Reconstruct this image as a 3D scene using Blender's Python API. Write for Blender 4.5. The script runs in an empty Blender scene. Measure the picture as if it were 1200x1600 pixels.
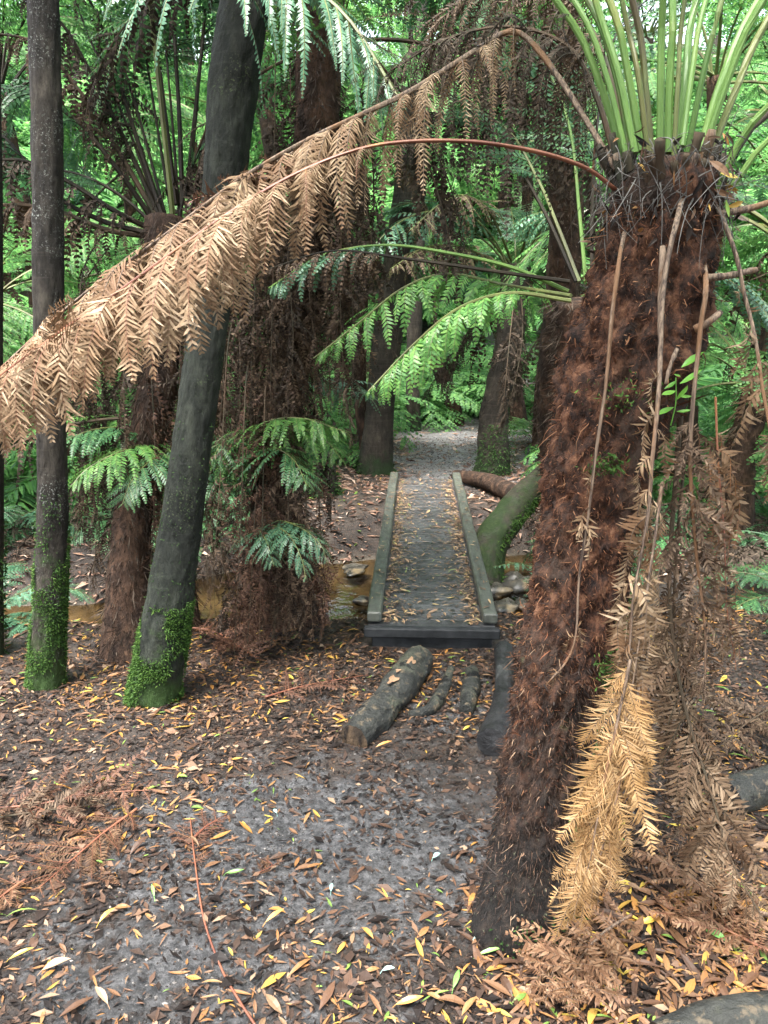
import bpy, math, random
import numpy as np
from mathutils import Vector, Matrix, Euler

rng = np.random.default_rng(7)
random.seed(7)
scene = bpy.context.scene
COL = scene.collection
PI = math.pi

# ------------------------------------------------------------------ camera
F = 1202.0
CAMZ = 1.70
PITCH = math.radians(14.5)
CP, SP = math.cos(PITCH), math.sin(PITCH)
CAM = np.array([0, 0, CAMZ])
FW = np.array([0, CP, -SP]); RT = np.array([1.0, 0, 0]); UP = np.array([0, SP, CP])
ZUP = np.array([0, 0, 1.0])


def W(px, py, d):
    """world point seen at photo pixel px,py, d metres along the view axis"""
    return CAM + d * (FW + RT * (px - 600) / F - UP * (py - 800) / F)


def G(px, py, z=0.0):
    r = FW + RT * (px - 600) / F - UP * (py - 800) / F
    return CAM + r * ((z - CAMZ) / r[2])


def WY(px, py, y):
    """world point at photo pixel px,py on the vertical plane at distance y"""
    r = FW + RT * (px - 600) / F - UP * (py - 800) / F
    return CAM + r * (y / r[1])


def curve(pts):
    return np.array([W(*p) for p in pts])


# ------------------------------------------------------------------ noise
def _h(ix, iy, iz, s):
    n = (ix * 374761393 + iy * 668265263 + iz * 2147483647 + s * 1274126177) & 0xFFFFFFFF
    n = ((n ^ (n >> 13)) * 1274126177) & 0xFFFFFFFF
    n = ((n ^ (n >> 16)) * 2246822519) & 0xFFFFFFFF
    return ((n ^ (n >> 15)) & 0xFFFFFF) / float(0xFFFFFF)


def vnoise(x, y, z=0.0, s=0):
    x, y, z = np.broadcast_arrays(np.asarray(x, float), np.asarray(y, float), np.asarray(z, float))
    ix, iy, iz = [np.floor(a).astype(np.int64) for a in (x, y, z)]
    fx, fy, fz = x - ix, y - iy, z - iz
    fx, fy, fz = [f * f * (3 - 2 * f) for f in (fx, fy, fz)]
    r = 0
    for dx in (0, 1):
        for dy in (0, 1):
            for dz in (0, 1):
                w = (fx if dx else 1 - fx) * (fy if dy else 1 - fy) * (fz if dz else 1 - fz)
                r = r + w * _h(ix + dx, iy + dy, iz + dz, s)
    return r * 2 - 1


def fbm(x, y, z=0.0, s=0, o=4):
    r, a, f = 0, 0.5, 1.0
    for k in range(o):
        r = r + a * vnoise(np.asarray(x) * f, np.asarray(y) * f, np.asarray(z) * f, s + k * 17)
        a *= 0.5; f *= 2.03
    return r


def nrm(a):
    return a / np.maximum(np.linalg.norm(a, axis=-1, keepdims=True), 1e-9)


def sstep(a, b, x):
    t = np.clip((x - a) / (b - a), 0, 1)
    return t * t * (3 - 2 * t)


# ------------------------------------------------------------------ mesh builder
class MB:
    def __init__(self):
        self.v, self.q, self.t, self.qm, self.tm, self.n = [], [], [], [], [], 0

    def add(self, v, q=None, t=None, m=0):
        v = np.asarray(v, float).reshape(-1, 3)
        if q is not None and len(q):
            q = np.asarray(q, np.int64) + self.n
            self.q.append(q); self.qm.append(np.full(len(q), m))
        if t is not None and len(t):
            t = np.asarray(t, np.int64) + self.n
            self.t.append(t); self.tm.append(np.full(len(t), m))
        self.v.append(v); self.n += len(v)

    def join(self, o, mat=None, m=None):
        """append another builder, optionally transformed by a 4x4 array"""
        if not o.n:
            return
        v = np.concatenate(o.v)
        if mat is not None:
            v = v @ mat[:3, :3].T + mat[:3, 3]
        base = self.n
        self.v.append(v); self.n += len(v)
        for src, dst, ms, md in ((o.q, self.q, o.qm, self.qm), (o.t, self.t, o.tm, self.tm)):
            for f, mm in zip(src, ms):
                dst.append(f + base); md.append(mm if m is None else np.full(len(f), m))

    def mesh(self, name, mats, smooth=False, origin=None):
        v = np.concatenate(self.v) if self.v else np.zeros((0, 3))
        if origin is not None:
            v = v - np.asarray(origin)
        q = np.concatenate(self.q) if self.q else np.zeros((0, 4), np.int64)
        t = np.concatenate(self.t) if self.t else np.zeros((0, 3), np.int64)
        me = bpy.data.meshes.new(name)
        me.vertices.add(len(v)); me.vertices.foreach_set('co', v.astype(np.float32).ravel())
        me.loops.add(q.size + t.size)
        me.loops.foreach_set('vertex_index', np.concatenate([q.ravel(), t.ravel()]).astype(np.int32))
        nf = len(q) + len(t)
        me.polygons.add(nf)
        tot = np.concatenate([np.full(len(q), 4), np.full(len(t), 3)]).astype(np.int32)
        st = np.concatenate([[0], np.cumsum(tot)[:-1]]).astype(np.int32) if nf else np.zeros(0, np.int32)
        me.polygons.foreach_set('loop_start', st)
        mi = np.concatenate(self.qm + self.tm).astype(np.int32) if nf else np.zeros(0, np.int32)
        for m in (mats if isinstance(mats, (list, tuple)) else [mats]):
            me.materials.append(m)
        me.polygons.foreach_set('material_index', mi)
        me.polygons.foreach_set('use_smooth', np.full(nf, smooth))
        me.update(calc_edges=True)
        return me

    def build(self, name, mats, parent=None, smooth=False, origin=None):
        if origin is None and parent is not None:
            origin = wloc(parent)
        return link(name, self.mesh(name, mats, smooth, origin), parent)


def wloc(o):
    p = np.array(o.location)
    while o.parent:
        o = o.parent; p = p + np.array(o.location)
    return p


def link(name, me, parent=None):
    o = bpy.data.objects.new(name, me); COL.objects.link(o)
    if parent is not None:
        o.parent = parent
    return o


def thing(name, label, cat, loc, group=None):
    o = bpy.data.objects.new(name, None); COL.objects.link(o)
    o.empty_display_size = 0.1
    o.location = [float(a) for a in loc]
    return tag(o, label, cat, group)


def tag(o, label, cat, group=None, kind=None):
    o['label'] = label; o['category'] = cat
    if group: o['group'] = group
    if kind: o['kind'] = kind
    return o


def struct(o, label=None):
    o['kind'] = 'structure'
    if label: o['label'] = label
    return o


# ------------------------------------------------------------------ shapes
def resample(pts, n):
    pts = np.asarray(pts, float)
    P = np.vstack([2 * pts[0] - pts[1], pts, 2 * pts[-1] - pts[-2]])
    out = []
    for i in range(1, len(P) - 2):
        t = np.linspace(0, 1, 24, endpoint=False)[:, None]
        a, b, c, d = P[i - 1], P[i], P[i + 1], P[i + 2]
        out.append(0.5 * (2 * b + (c - a) * t + (2 * a - 5 * b + 4 * c - d) * t ** 2 + (3 * b - a - 3 * c + d) * t ** 3))
    out = np.vstack(out + [pts[-1:]])
    L = np.concatenate([[0], np.cumsum(np.linalg.norm(np.diff(out, axis=0), axis=1))])
    s = np.linspace(0, L[-1], n)
    return np.stack([np.interp(s, L, out[:, k]) for k in range(3)], 1), L[-1]


def tangents(p):
    return nrm(np.gradient(p, axis=0))


def frames(p, ref=None):
    t = tangents(p)
    ref = np.array([0.13, 0.97, 0.2]) if ref is None else np.asarray(ref, float)
    a = nrm(ref - t * (t @ ref)[:, None])
    return t, a, np.cross(t, a)


def tube(mb, p, r, ns=8, m=0, cap=True, ref=None, disp=None):
    """tube along points p with radii r; disp(theta, i) gives a radius factor"""
    n = len(p)
    r = np.broadcast_to(np.asarray(r, float), (n,))
    t, a, b = frames(p, ref)
    th = np.linspace(0, 2 * PI, ns, endpoint=False)
    R = r[:, None] * np.ones(ns)
    if disp is not None:
        R = R * disp(th[None, :], np.linspace(0, 1, n)[:, None])
    v = p[:, None] + R[..., None] * (a[:, None] * np.cos(th)[None, :, None] + b[:, None] * np.sin(th)[None, :, None])
    i = np.arange(n - 1)[:, None]; j = np.arange(ns)[None]
    q = np.stack(np.broadcast_arrays(i * ns + j, i * ns + (j + 1) % ns, (i + 1) * ns + (j + 1) % ns, (i + 1) * ns + j), -1).reshape(-1, 4)
    V = v.reshape(-1, 3)
    T = []
    if cap:
        V = np.vstack([V, p[:1], p[-1:]])
        k = n * ns
        T = [[k, (x + 1) % ns, x] for x in range(ns)] + [[k + 1, (n - 1) * ns + x, (n - 1) * ns + (x + 1) % ns] for x in range(ns)]
    mb.add(V, q, T, m)
    return v


def tubes(mb, P, R, m=0):
    """many three-sided tubes at once: P (N,K,3), R (N,K)"""
    N, K, _ = P.shape
    t = nrm(np.gradient(P, axis=1))
    ref = np.array([0.31, 0.52, 0.79])
    a = nrm(ref - t * (t @ ref)[..., None]); b = np.cross(t, a)
    th = np.array([0, 2 * PI / 3, 4 * PI / 3])
    v = P[:, :, None] + R[..., None, None] * (a[:, :, None] * np.cos(th)[:, None] + b[:, :, None] * np.sin(th)[:, None])
    base = (np.arange(N) * K * 3)[:, None, None]
    i = (np.arange(K - 1) * 3)[None, :, None]; j = np.arange(3)[None, None]
    j2 = (j + 1) % 3
    q = np.stack(np.broadcast_arrays(base + i + j, base + i + j2, base + i + 3 + j2, base + i + 3 + j), -1).reshape(-1, 4)
    mb.add(v.reshape(-1, 3), q, None, m)


def ribbons(mb, P, S, m=0):
    """flat strips: P (N,K,3) centre lines, S (N,K,3) half-width vectors"""
    N, K, _ = P.shape
    v = np.stack([P - S, P + S], 2)
    base = (np.arange(N) * K * 2)[:, None]; i = (np.arange(K - 1) * 2)[None]
    q = np.stack([base + i, base + i + 1, base + i + 3, base + i + 2], -1).reshape(-1, 4)
    mb.add(v.reshape(-1, 3), q, None, m)


def leaves(mb, C, D, N, L, Wd, bend, m=0, fold=0.25, st=5):
    """lanceolate leaves: centre C, axis D, normal N, length, width, bend (each per leaf)"""
    n = len(C)
    D = nrm(D); N = nrm(N - D * np.sum(N * D, -1, keepdims=True)); S = np.cross(D, N)
    u = np.linspace(-0.5, 0.5, st)
    prof = np.array([0.06, 0.75, 1.0, 0.7, 0.03]) if st == 5 else np.interp(u, [-.5, -.25, 0, .25, .5], [.06, .75, 1, .7, .03])
    side = rng.normal(0, 0.12, n)
    ctr = C[:, None] + D[:, None] * (u[None, :, None] * L[:, None, None]) + N[:, None] * ((0.25 - u ** 2)[None, :, None] * (bend * L)[:, None, None]) \
        + S[:, None] * ((0.25 - u ** 2)[None, :, None] * (side * L)[:, None, None])
    hw = 0.5 * Wd[:, None] * prof[None]
    off = S[:, None] * hw[..., None]; up = N[:, None] * (hw * fold)[..., None]
    v = np.stack([ctr - off + up, ctr, ctr + off + up], 2)          # n,st,3,3
    base = (np.arange(n) * st * 3)[:, None, None]; i = (np.arange(st - 1) * 3)[None, :, None]; j = np.arange(2)[None, None]
    q = np.stack(np.broadcast_arrays(base + i + j, base + i + j + 1, base + i + j + 4, base + i + j + 3), -1).reshape(-1, 4)
    mb.add(v.reshape(-1, 3), q, None, m)


def frond(p, r0=0.008, npairs=26, plen=0.3, start=0.25, droop=0.25, K=14, pl=0.03, ang=68, seed=0, curl=0.25, jit=0.08,
          missing=0.0, side=None, fill=0.62, beta=38, prof=None, twist=0.15, lift=0.0, M=48, pinnules=True, tip_r=0.12, gap=None, ns=6, sides=(1, -1), rib=False, hook=0, plq=None):
    """one fern frond on the rachis curve p -> (blade builder, stalk builder)"""
    R = np.random.default_rng(seed)
    p, Ltot = resample(p, M)
    t = tangents(p)
    if side is None:
        s = np.cross(t, ZUP); s = nrm(s)
    else:
        s = nrm(np.asarray(side, float) - t * (t @ np.asarray(side, float))[:, None])
    nn = np.cross(s, t)
    flip = np.sign(nn[:, 2:3]); flip[flip == 0] = 1
    blade, stalk = MB(), MB()
    if rib:
        ph = R.uniform(0, 6.28, 3)
        p = p + s * (r0 * 1.8 * np.sin(np.linspace(0, 7, M) + ph[0]) + r0 * .5 * np.sin(np.linspace(0, 23, M) + ph[1]))[:, None] * np.linspace(0, 1, M)[:, None]
        tube(stalk, p, r0 * np.linspace(1, tip_r, M) ** 0.8, 14, ref=(0.3, 0.2, 0.93), disp=lambda th, u: 1 + .16 * np.sin(th * 3 + ph[1] + u * 4) + .10 * np.sin(th * 7 + ph[2]) + .25 * fbm(np.cos(th) + seed, np.sin(th), u * Ltot * 14, seed, 3))
    else:
        tube(stalk, p, r0 * np.linspace(1, tip_r, M) ** 0.8, ns, ref=(0.3, 0.2, 0.93))
    B, D, Tn, Nn, Ls, Dr, Pq = [], [], [], [], [], [], []
    pr = prof if prof is not None else ([0, .1, .35, .6, .85, 1], [.45, .7, 1, .95, .55, .1])
    for k in range(npairs):
        q0 = (k + 0.5) / npairs
        for sg in sides:
            if R.random() < missing: continue
            q = np.clip(q0 + R.normal(0, 0.25 / npairs), 0.0, 1)
            u = start + q * (1 - start)
            if gap is not None and gap[0] < u < gap[1] and R.random() < gap[2]: continue
            x = u * (M - 1); i = min(int(x), M - 2); f = x - i
            b = p[i] * (1 - f) + p[i + 1] * f
            an = math.radians(ang - 22 * q + R.normal(0, 60 * jit))
            d = s[i] * sg * math.sin(an) + t[i] * math.cos(an) + nn[i] * (lift + R.normal(0, jit * 1.6))
            B.append(b); D.append(d); Tn.append(t[i] + R.normal(0, jit, 3)); Nn.append(nn[i] * flip[i])
            Ls.append(plen * np.interp(q, *pr) * (1 + R.normal(0, jit))); Dr.append(droop * (1 + R.normal(0, jit * 2))); Pq.append(1.0 if plq is None else np.interp(q, *plq))
    if not B: return blade, stalk
    B, D, Tn, Nn, Ls, Dr, Pq = [np.array(a) for a in (B, D, Tn, Nn, Ls, Dr, Pq)]
    D = nrm(D); P = len(B)
    v = (np.arange(K) + 0.5) / K
    w = np.clip(Dr[:, None] * (0.3 + 0.9 * v[None]), 0, 0.97)
    if hook: w = np.clip((v[None] * hook * (1 + R.normal(0, .15, (P, 1)))) ** 1.4, 0, .97)
    wob = R.normal(0, jit, (P, 1, 3)) * v[None, :, None]
    dirs = nrm(D[:, None] * (1 - w)[..., None] + np.array([0, 0, -1.0]) * w[..., None] + wob)
    step = dirs * (Ls / K)[:, None, None]
    pos = B[:, None] + np.cumsum(step, 1) - step * 0.5
    tw = R.normal(0, twist, P)[:, None, None]
    S = Tn[:, None] - dirs * np.sum(Tn[:, None] * dirs, -1, keepdims=True); S = nrm(S)
    Nm = np.cross(dirs, S)
    S = nrm(S * np.cos(tw) + Nm * np.sin(tw)); Nm = np.cross(dirs, S)
    # let the face of the pinna look up / along the frond's upper side
    sg = np.sign(np.sum(Nm * Nn[:, None], -1, keepdims=True)); sg[sg == 0] = 1; Nm = Nm * sg
    # midribs
    rr = np.maximum(r0 * 0.2 * np.linspace(1, 0.25, K)[None] * np.ones((P, 1)), 0.0006)
    if pinnules:
        tubes(stalk, np.concatenate([B[:, None], pos], 1), np.concatenate([rr[:, :1], rr], 1))
    pp = np.interp(v, [0, .08, .55, .88, 1], [.6, 1, .88, .38, .12])
    if not pinnules:                      # far fronds: each pinna one tapering blade
        hw = pl * np.interp(v, [0, .2, .6, 1], [.5, 1, .8, .08])
        z = (v % (2.0 / K) > 1.0 / K) * 0.35 + 0.8
        ribbons(blade, pos, S * (hw * z)[None, :, None] * (Ls / plen)[:, None, None] ** 0.5)
        return blade, stalk
    sgn = np.array([1.0, -1.0])
    be = math.radians(beta) + R.normal(0, jit * 1.5, (P, K, 2))
    l = pl * Pq[:, None, None] * pp[None, :, None] * (Ls / plen)[:, None, None] ** 0.6 * (1 + R.normal(0, jit * 1.5, (P, K, 2)))
    ax = S[:, :, None] * (sgn * 1.0)[None, None, :, None] * np.cos(be)[..., None] + dirs[:, :, None] * np.sin(be)[..., None]
    sp = (Ls / K)[:, None, None] * fill * 0.5
    wd = dirs[:, :, None] * np.cos(be)[..., None] - S[:, :, None] * sgn[None, None, :, None] * np.sin(be)[..., None]
    c = curl * (1 + R.normal(0, 0.4, (P, K, 2)))
    base = pos[:, :, None] + np.zeros((1, 1, 2, 1))
    mid = base + ax * (l * 0.5)[..., None] - Nm[:, :, None] * (l * 0.18 * c)[..., None]
    tip = base + ax * (l * (1 - 0.15 * np.abs(c)))[..., None] - Nm[:, :, None] * (l * 0.75 * c)[..., None]
    sp = sp[..., None] * (np.clip(Pq, .45, 1) ** .7)[:, None, None, None]
    V = np.stack([base - wd * sp * 0.8, base + wd * sp * 0.8, mid + wd * sp * 0.85 - Nm[:, :, None] * sp * 0.3, mid - wd * sp * 0.85 - Nm[:, :, None] * sp * 0.3, tip], 3)
    nq = P * K * 2
    bi = (np.arange(nq) * 5)[:, None]
    blade.add(V.reshape(-1, 3), bi + np.array([0, 1, 2, 3]), bi + np.array([3, 2, 4]))
    return blade, stalk


def arc(theta0, theta1, L, n=24, pw=1.0, sway=0.0):
    """planar rachis in local XZ: pitch goes from theta0 to theta1 (degrees)"""
    u = np.linspace(0, 1, n)
    th = np.radians(theta0 + (theta1 - theta0) * u ** pw)
    d = np.stack([np.cos(th), sway * np.sin(u * 3), np.sin(th)], 1) * L / n
    return np.vstack([[0, 0, 0], np.cumsum(d, 0)])


# ------------------------------------------------------------------ materials
def new_mat(name):
    m = bpy.data.materials.new(name); m.use_nodes = True
    nt = m.node_tree; nt.nodes.clear()
    out = nt.nodes.new('ShaderNodeOutputMaterial')
    return m, nt, out


def nd(nt, typ, **kw):
    n = nt.nodes.new(typ)
    for k, v in kw.items():
        if k.startswith('_'): n.inputs[k[1:].replace('_', ' ')].default_value = v
        else: setattr(n, k, v)
    return n


def ramp(nt, stops, fac=None, interp='LINEAR'):
    r = nt.nodes.new('ShaderNodeValToRGB'); cr = r.color_ramp; cr.interpolation = interp
    while len(cr.elements) < len(stops): cr.elements.new(0.5)
    for e, (p, c) in zip(cr.elements, stops):
        e.position = p; e.color = (c[0], c[1], c[2], 1)
    if fac is not None: nt.links.new(fac, r.inputs[0])
    return r


def mixc(nt, fac, a, b, mode='MIX'):
    m = nt.nodes.new('ShaderNodeMix'); m.data_type = 'RGBA'; m.blend_type = mode
    for s, val in ((m.inputs[0], fac), (m.inputs[6], a), (m.inputs[7], b)):
        if isinstance(val, (int, float)): s.default_value = val
        elif isinstance(val, tuple): s.default_value = (*val, 1)
        else: nt.links.new(val, s)
    return m.outputs[2]


def noise(nt, vec, scale, detail=4, rough=0.55, dist=0.0):
    n = nd(nt, 'ShaderNodeTexNoise'); n.inputs['Scale'].default_value = scale; n.inputs['Detail'].default_value = detail
    n.inputs['Roughness'].default_value = rough; n.inputs['Distortion'].default_value = dist
    if vec is not None: nt.links.new(vec, n.inputs['Vector'])
    return n.outputs['Fac']


def coords(nt, scale=(1, 1, 1), kind='Object'):
    c = nd(nt, 'ShaderNodeTexCoord'); m = nd(nt, 'ShaderNodeMapping'); m.inputs['Scale'].default_value = scale
    nt.links.new(c.outputs[kind], m.inputs['Vector'])
    return m.outputs[0]


def leaf_mat(name, stops, transl=0.35, rough=0.5, spec=0.4, patch=None, constant=False, objvar=0.25):
    """leafy surface: colour differs from leaf to leaf; part of the light passes through"""
    m, nt, out = new_mat(name)
    g = nd(nt, 'ShaderNodeNewGeometry')
    r = ramp(nt, stops, g.outputs['Random Per Island'], 'CONSTANT' if constant else 'LINEAR')
    col = r.outputs[0]
    oi = nd(nt, 'ShaderNodeObjectInfo')
    hs = nd(nt, 'ShaderNodeHueSaturation')
    mr = nd(nt, 'ShaderNodeMapRange'); mr.inputs[3].default_value = 1 - objvar; mr.inputs[4].default_value = 1 + objvar
    nt.links.new(oi.outputs['Random'], mr.inputs[0]); nt.links.new(mr.outputs[0], hs.inputs['Value'])
    nt.links.new(col, hs.inputs['Color']); col = hs.outputs[0]
    if patch:
        f = noise(nt, coords(nt), patch[0], 3)
        col = mixc(nt, ramp(nt, [(0.42, (0, 0, 0)), (0.62, (1, 1, 1))], f).outputs[0], col, patch[1])
    b = nd(nt, 'ShaderNodeBsdfPrincipled'); b.inputs['Roughness'].default_value = rough
    b.inputs['Specular IOR Level'].default_value = spec
    nt.links.new(col, b.inputs['Base Color'])
    tr = nd(nt, 'ShaderNodeBsdfTranslucent'); nt.links.new(col, tr.inputs[0])
    mx = nd(nt, 'ShaderNodeMixShader'); mx.inputs[0].default_value = transl
    nt.links.new(b.outputs[0], mx.inputs[1]); nt.links.new(tr.outputs[0], mx.inputs[2]); nt.links.new(mx.outputs[0], out.inputs[0])
    return m


def rough_mat(name, layers, bump=(40, 0.4, 0.01), rough=(0.5, 0.9), spec=0.35, scale=(1, 1, 1), base_stops=None, base_scale=8, bump2=None):
    """noise-driven solid: base ramp plus (scale, low, high, colour) layers"""
    m, nt, out = new_mat(name)
    vec = coords(nt, scale)
    col = ramp(nt, [(.5 + (p_ - .5) * .6, c_) for p_, c_ in base_stops], noise(nt, vec, base_scale, 7, 0.65)).outputs[0]
    for sc, lo, hi, c in layers:
        f = ramp(nt, [(lo, (0, 0, 0)), (hi, (1, 1, 1))], noise(nt, vec, sc, 5, 0.6)).outputs[0]
        col = mixc(nt, f, col, c)
    b = nd(nt, 'ShaderNodeBsdfPrincipled'); b.inputs['Specular IOR Level'].default_value = spec
    nt.links.new(col, b.inputs['Base Color'])
    rn = noise(nt, vec, base_scale * 1.7, 3)
    mr = nd(nt, 'ShaderNodeMapRange'); mr.inputs[1].default_value = 0.3; mr.inputs[2].default_value = 0.7
    mr.inputs[3].default_value = rough[0]; mr.inputs[4].default_value = rough[1]
    nt.links.new(rn, mr.inputs[0]); nt.links.new(mr.outputs[0], b.inputs['Roughness'])
    bn = nd(nt, 'ShaderNodeBump'); bn.inputs['Strength'].default_value = bump[1]; bn.inputs['Distance'].default_value = bump[2]
    nt.links.new(noise(nt, vec, bump[0], 6, 0.65), bn.inputs['Height'])
    last = bn
    if bump2:
        b2 = nd(nt, 'ShaderNodeBump'); b2.inputs['Strength'].default_value = bump2[1]; b2.inputs['Distance'].default_value = bump2[2]
        nt.links.new(noise(nt, vec, bump2[0], 4, 0.6), b2.inputs['Height']); nt.links.new(bn.outputs[0], b2.inputs['Normal']); last = b2
    nt.links.new(last.outputs[0], b.inputs['Normal']); nt.links.new(b.outputs[0], out.inputs[0])
    return m


def bark_mat(name, base, lichen=None, moss=None, moss_top=0.6):
    """smooth wet bark with flecks of lichen and a mossy foot"""
    m, nt, out = new_mat(name)
    vec = coords(nt, (1, 1, 0.35)); v2 = coords(nt)
    col = ramp(nt, [(.5 + (p_ - .5) * .7, c_) for p_, c_ in base], noise(nt, vec, 22, 9, 0.72)).outputs[0]
    big = noise(nt, v2, 3.0, 4)
    col = mixc(nt, ramp(nt, [(0.42, (0, 0, 0)), (0.58, (0.75, 0.75, 0.75))], big).outputs[0], col, tuple(c * 0.55 for c in base[0][1]))
    ringv = coords(nt, (2, 2, 40))
    rg = noise(nt, ringv, 1.2, 3, 0.5)
    col = mixc(nt, ramp(nt, [(0.56, (0, 0, 0)), (0.66, (.35, .35, .35))], rg).outputs[0], col, tuple(c * 1.7 for c in base[1][1]))
    if lichen:
        f1 = noise(nt, v2, 110, 6, 0.75); f2 = noise(nt, v2, 6, 4)
        a = ramp(nt, [(0.56, (0, 0, 0)), (0.62, (1, 1, 1))], f1).outputs[0]
        bb = ramp(nt, [(0.48, (0, 0, 0)), (0.62, (1, 1, 1))], f2).outputs[0]
        col = mixc(nt, mixc(nt, 1.0, a, bb, 'MULTIPLY'), col, lichen)
    if moss:
        sx = nd(nt, 'ShaderNodeSeparateXYZ'); nt.links.new(v2, sx.inputs[0])
        mr = nd(nt, 'ShaderNodeMapRange'); mr.inputs[1].default_value = 0.0; mr.inputs[2].default_value = moss_top
        mr.inputs[3].default_value = 0.34; mr.inputs[4].default_value = -0.12
        nt.links.new(sx.outputs[2], mr.inputs[0])
        ad = nd(nt, 'ShaderNodeMath', operation='ADD'); nt.links.new(mr.outputs[0], ad.inputs[0]); nt.links.new(noise(nt, v2, 9, 5, 0.65), ad.inputs[1])
        col = mixc(nt, ramp(nt, [(0.60, (0, 0, 0)), (0.82, (.9, .9, .9))], ad.outputs[0]).outputs[0], col, moss)
    b = nd(nt, 'ShaderNodeBsdfPrincipled'); nt.links.new(col, b.inputs['Base Color'])
    b.inputs['Roughness'].default_value = 0.65; b.inputs['Specular IOR Level'].default_value = 0.22
    bn = nd(nt, 'ShaderNodeBump'); bn.inputs['Strength'].default_value = 1.0; bn.inputs['Distance'].default_value = 0.025
    nt.links.new(noise(nt, vec, 60, 8, 0.75), bn.inputs['Height']); nt.links.new(bn.outputs[0], b.inputs['Normal'])
    nt.links.new(b.outputs[0], out.inputs[0])
    return m


M = {}
g3 = lambda a, b, c, d: [(0, a), (0.35, b), (0.75, c), (1, d)]
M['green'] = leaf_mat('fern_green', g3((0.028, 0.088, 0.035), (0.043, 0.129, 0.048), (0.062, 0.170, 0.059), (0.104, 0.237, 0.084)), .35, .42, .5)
M['green_fresh'] = leaf_mat('fern_fresh_green', g3((0.055, 0.153, 0.036), (0.083, 0.215, 0.051), (0.122, 0.286, 0.061), (0.179, 0.347, 0.081)), .42, .45, .45)
M['green_blue'] = leaf_mat('fern_blue_green', g3((.035, .10, .055), (.05, .14, .075), (.075, .185, .10), (.13, .25, .15)), .3, .4, .55)
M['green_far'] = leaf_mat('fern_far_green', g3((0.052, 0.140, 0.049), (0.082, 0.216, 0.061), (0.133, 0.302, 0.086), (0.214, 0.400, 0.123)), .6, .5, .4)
M['dead_tan'] = leaf_mat('dead_tan', g3((0.126, 0.079, 0.044), (0.207, 0.140, 0.083), (0.281, 0.198, 0.122), (0.370, 0.274, 0.185)), .22, .65, .22, patch=(9, (0.148, 0.083, 0.044)))
M['dead_gold'] = leaf_mat('dead_gold', g3((0.295, 0.168, 0.072), (0.410, 0.254, 0.118), (0.492, 0.320, 0.160), (0.558, 0.390, 0.220)), .25, .6, .25, patch=(9, (0.344, 0.203, 0.084)))
M['dead_mid'] = leaf_mat('dead_mid_brown', g3((0.080, 0.051, 0.031), (0.132, 0.087, 0.053), (0.188, 0.129, 0.082), (0.256, 0.187, 0.125)), .2, .65, .2, patch=(9, (0.088, 0.051, 0.030)))
M['dead_rustlight'] = leaf_mat('dead_rust_light', g3((0.059, 0.031, 0.018), (0.098, 0.053, 0.029), (0.141, 0.081, 0.044), (0.197, 0.125, 0.072)), .18, .65, .2, patch=(10, (0.052, 0.026, 0.016)))
M['dead_brown'] = leaf_mat('dead_brown', g3((0.031, 0.019, 0.012), (0.058, 0.036, 0.023), (0.093, 0.061, 0.039), (0.153, 0.105, 0.068)), .2, .7, .25)
M['dead_dark'] = leaf_mat('dead_dark', g3((.020, .014, .010), (.036, .026, .019), (.06, .044, .032), (.10, .076, .056)), .2, .75, .2)
M['dead_rust'] = leaf_mat('dead_rust', g3((0.038, 0.019, 0.013), (0.067, 0.033, 0.021), (0.105, 0.054, 0.033), (0.157, 0.091, 0.058)), .18, .65, .3)
M['dead_orange'] = leaf_mat('dead_orange', g3((0.092, 0.044, 0.023), (0.144, 0.073, 0.037), (0.196, 0.108, 0.058), (0.257, 0.163, 0.098)), .2, .6, .3)
M['moss'] = leaf_mat('moss_green', g3((.018, .045, .008), (.032, .076, .013), (.052, .108, .018), (.088, .16, .03)), .25, .7, .25)
M['moss_dark'] = leaf_mat('moss_dark', g3((.015, .04, .010), (.025, .06, .014), (.04, .09, .02), (.06, .12, .03)), .2, .75, .2)
M['seedling'] = leaf_mat('seedling_green', g3((.10, .28, .04), (.14, .36, .05), (.18, .42, .07), (.22, .48, .08)), .4, .4, .5)
M['litter'] = leaf_mat('litter_leaf', [(0, (0.063, 0.034, 0.021)), (.20, (0.100, 0.052, 0.030)), (.36, (0.159, 0.085, 0.045)), (.52, (0.226, 0.108, 0.042)), (.63, (0.302, 0.145, 0.039)),
                                       (.73, (0.352, 0.211, 0.045)), (.80, (0.251, 0.137, 0.058)), (.87, (0.183, 0.113, 0.065)), (.92, (0.416, 0.303, 0.058)), (.955, (0.105, 0.175, 0.036)), (.985, (0.179, 0.283, 0.056))],
                       .15, .5, .28, constant=True, objvar=0)
M['flake'] = leaf_mat('litter_flake', [(0, (0.010, 0.007, 0.006)), (.3, (0.021, 0.014, 0.011)), (.55, (0.043, 0.027, 0.020)), (.75, (0.078, 0.045, 0.030)), (.88, (0.138, 0.082, 0.052)), (.96, (0.224, 0.152, 0.100))], .05, .6, .2, constant=True, objvar=0)
M['redflake'] = leaf_mat('litter_red_flake', [(0, (.07, .038, .027)), (.22, (.14, .075, .052)), (.48, (.22, .13, .09)), (.72, (.31, .20, .145)), (.9, (.42, .31, .24))], .08, .6, .25, constant=True, objvar=0)
M['deckleaf'] = leaf_mat('deck_leaf', [(0, (.11, .065, .042)), (.3, (.19, .115, .07)), (.55, (.27, .17, .10)), (.75, (.36, .24, .13)), (.9, (.44, .31, .13)), (.96, (.20, .24, .08))], .1, .45, .5, constant=True, objvar=0)
M['leaf_teal'] = leaf_mat('leaf_pale_teal', [(0, (.26, .48, .42)), (1, (.34, .55, .48))], .1, .5, .4)
M['leaf_green'] = leaf_mat('leaf_bright_green', [(0, (.14, .33, .07)), (1, (.20, .42, .10))], .2, .4, .5)
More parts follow.
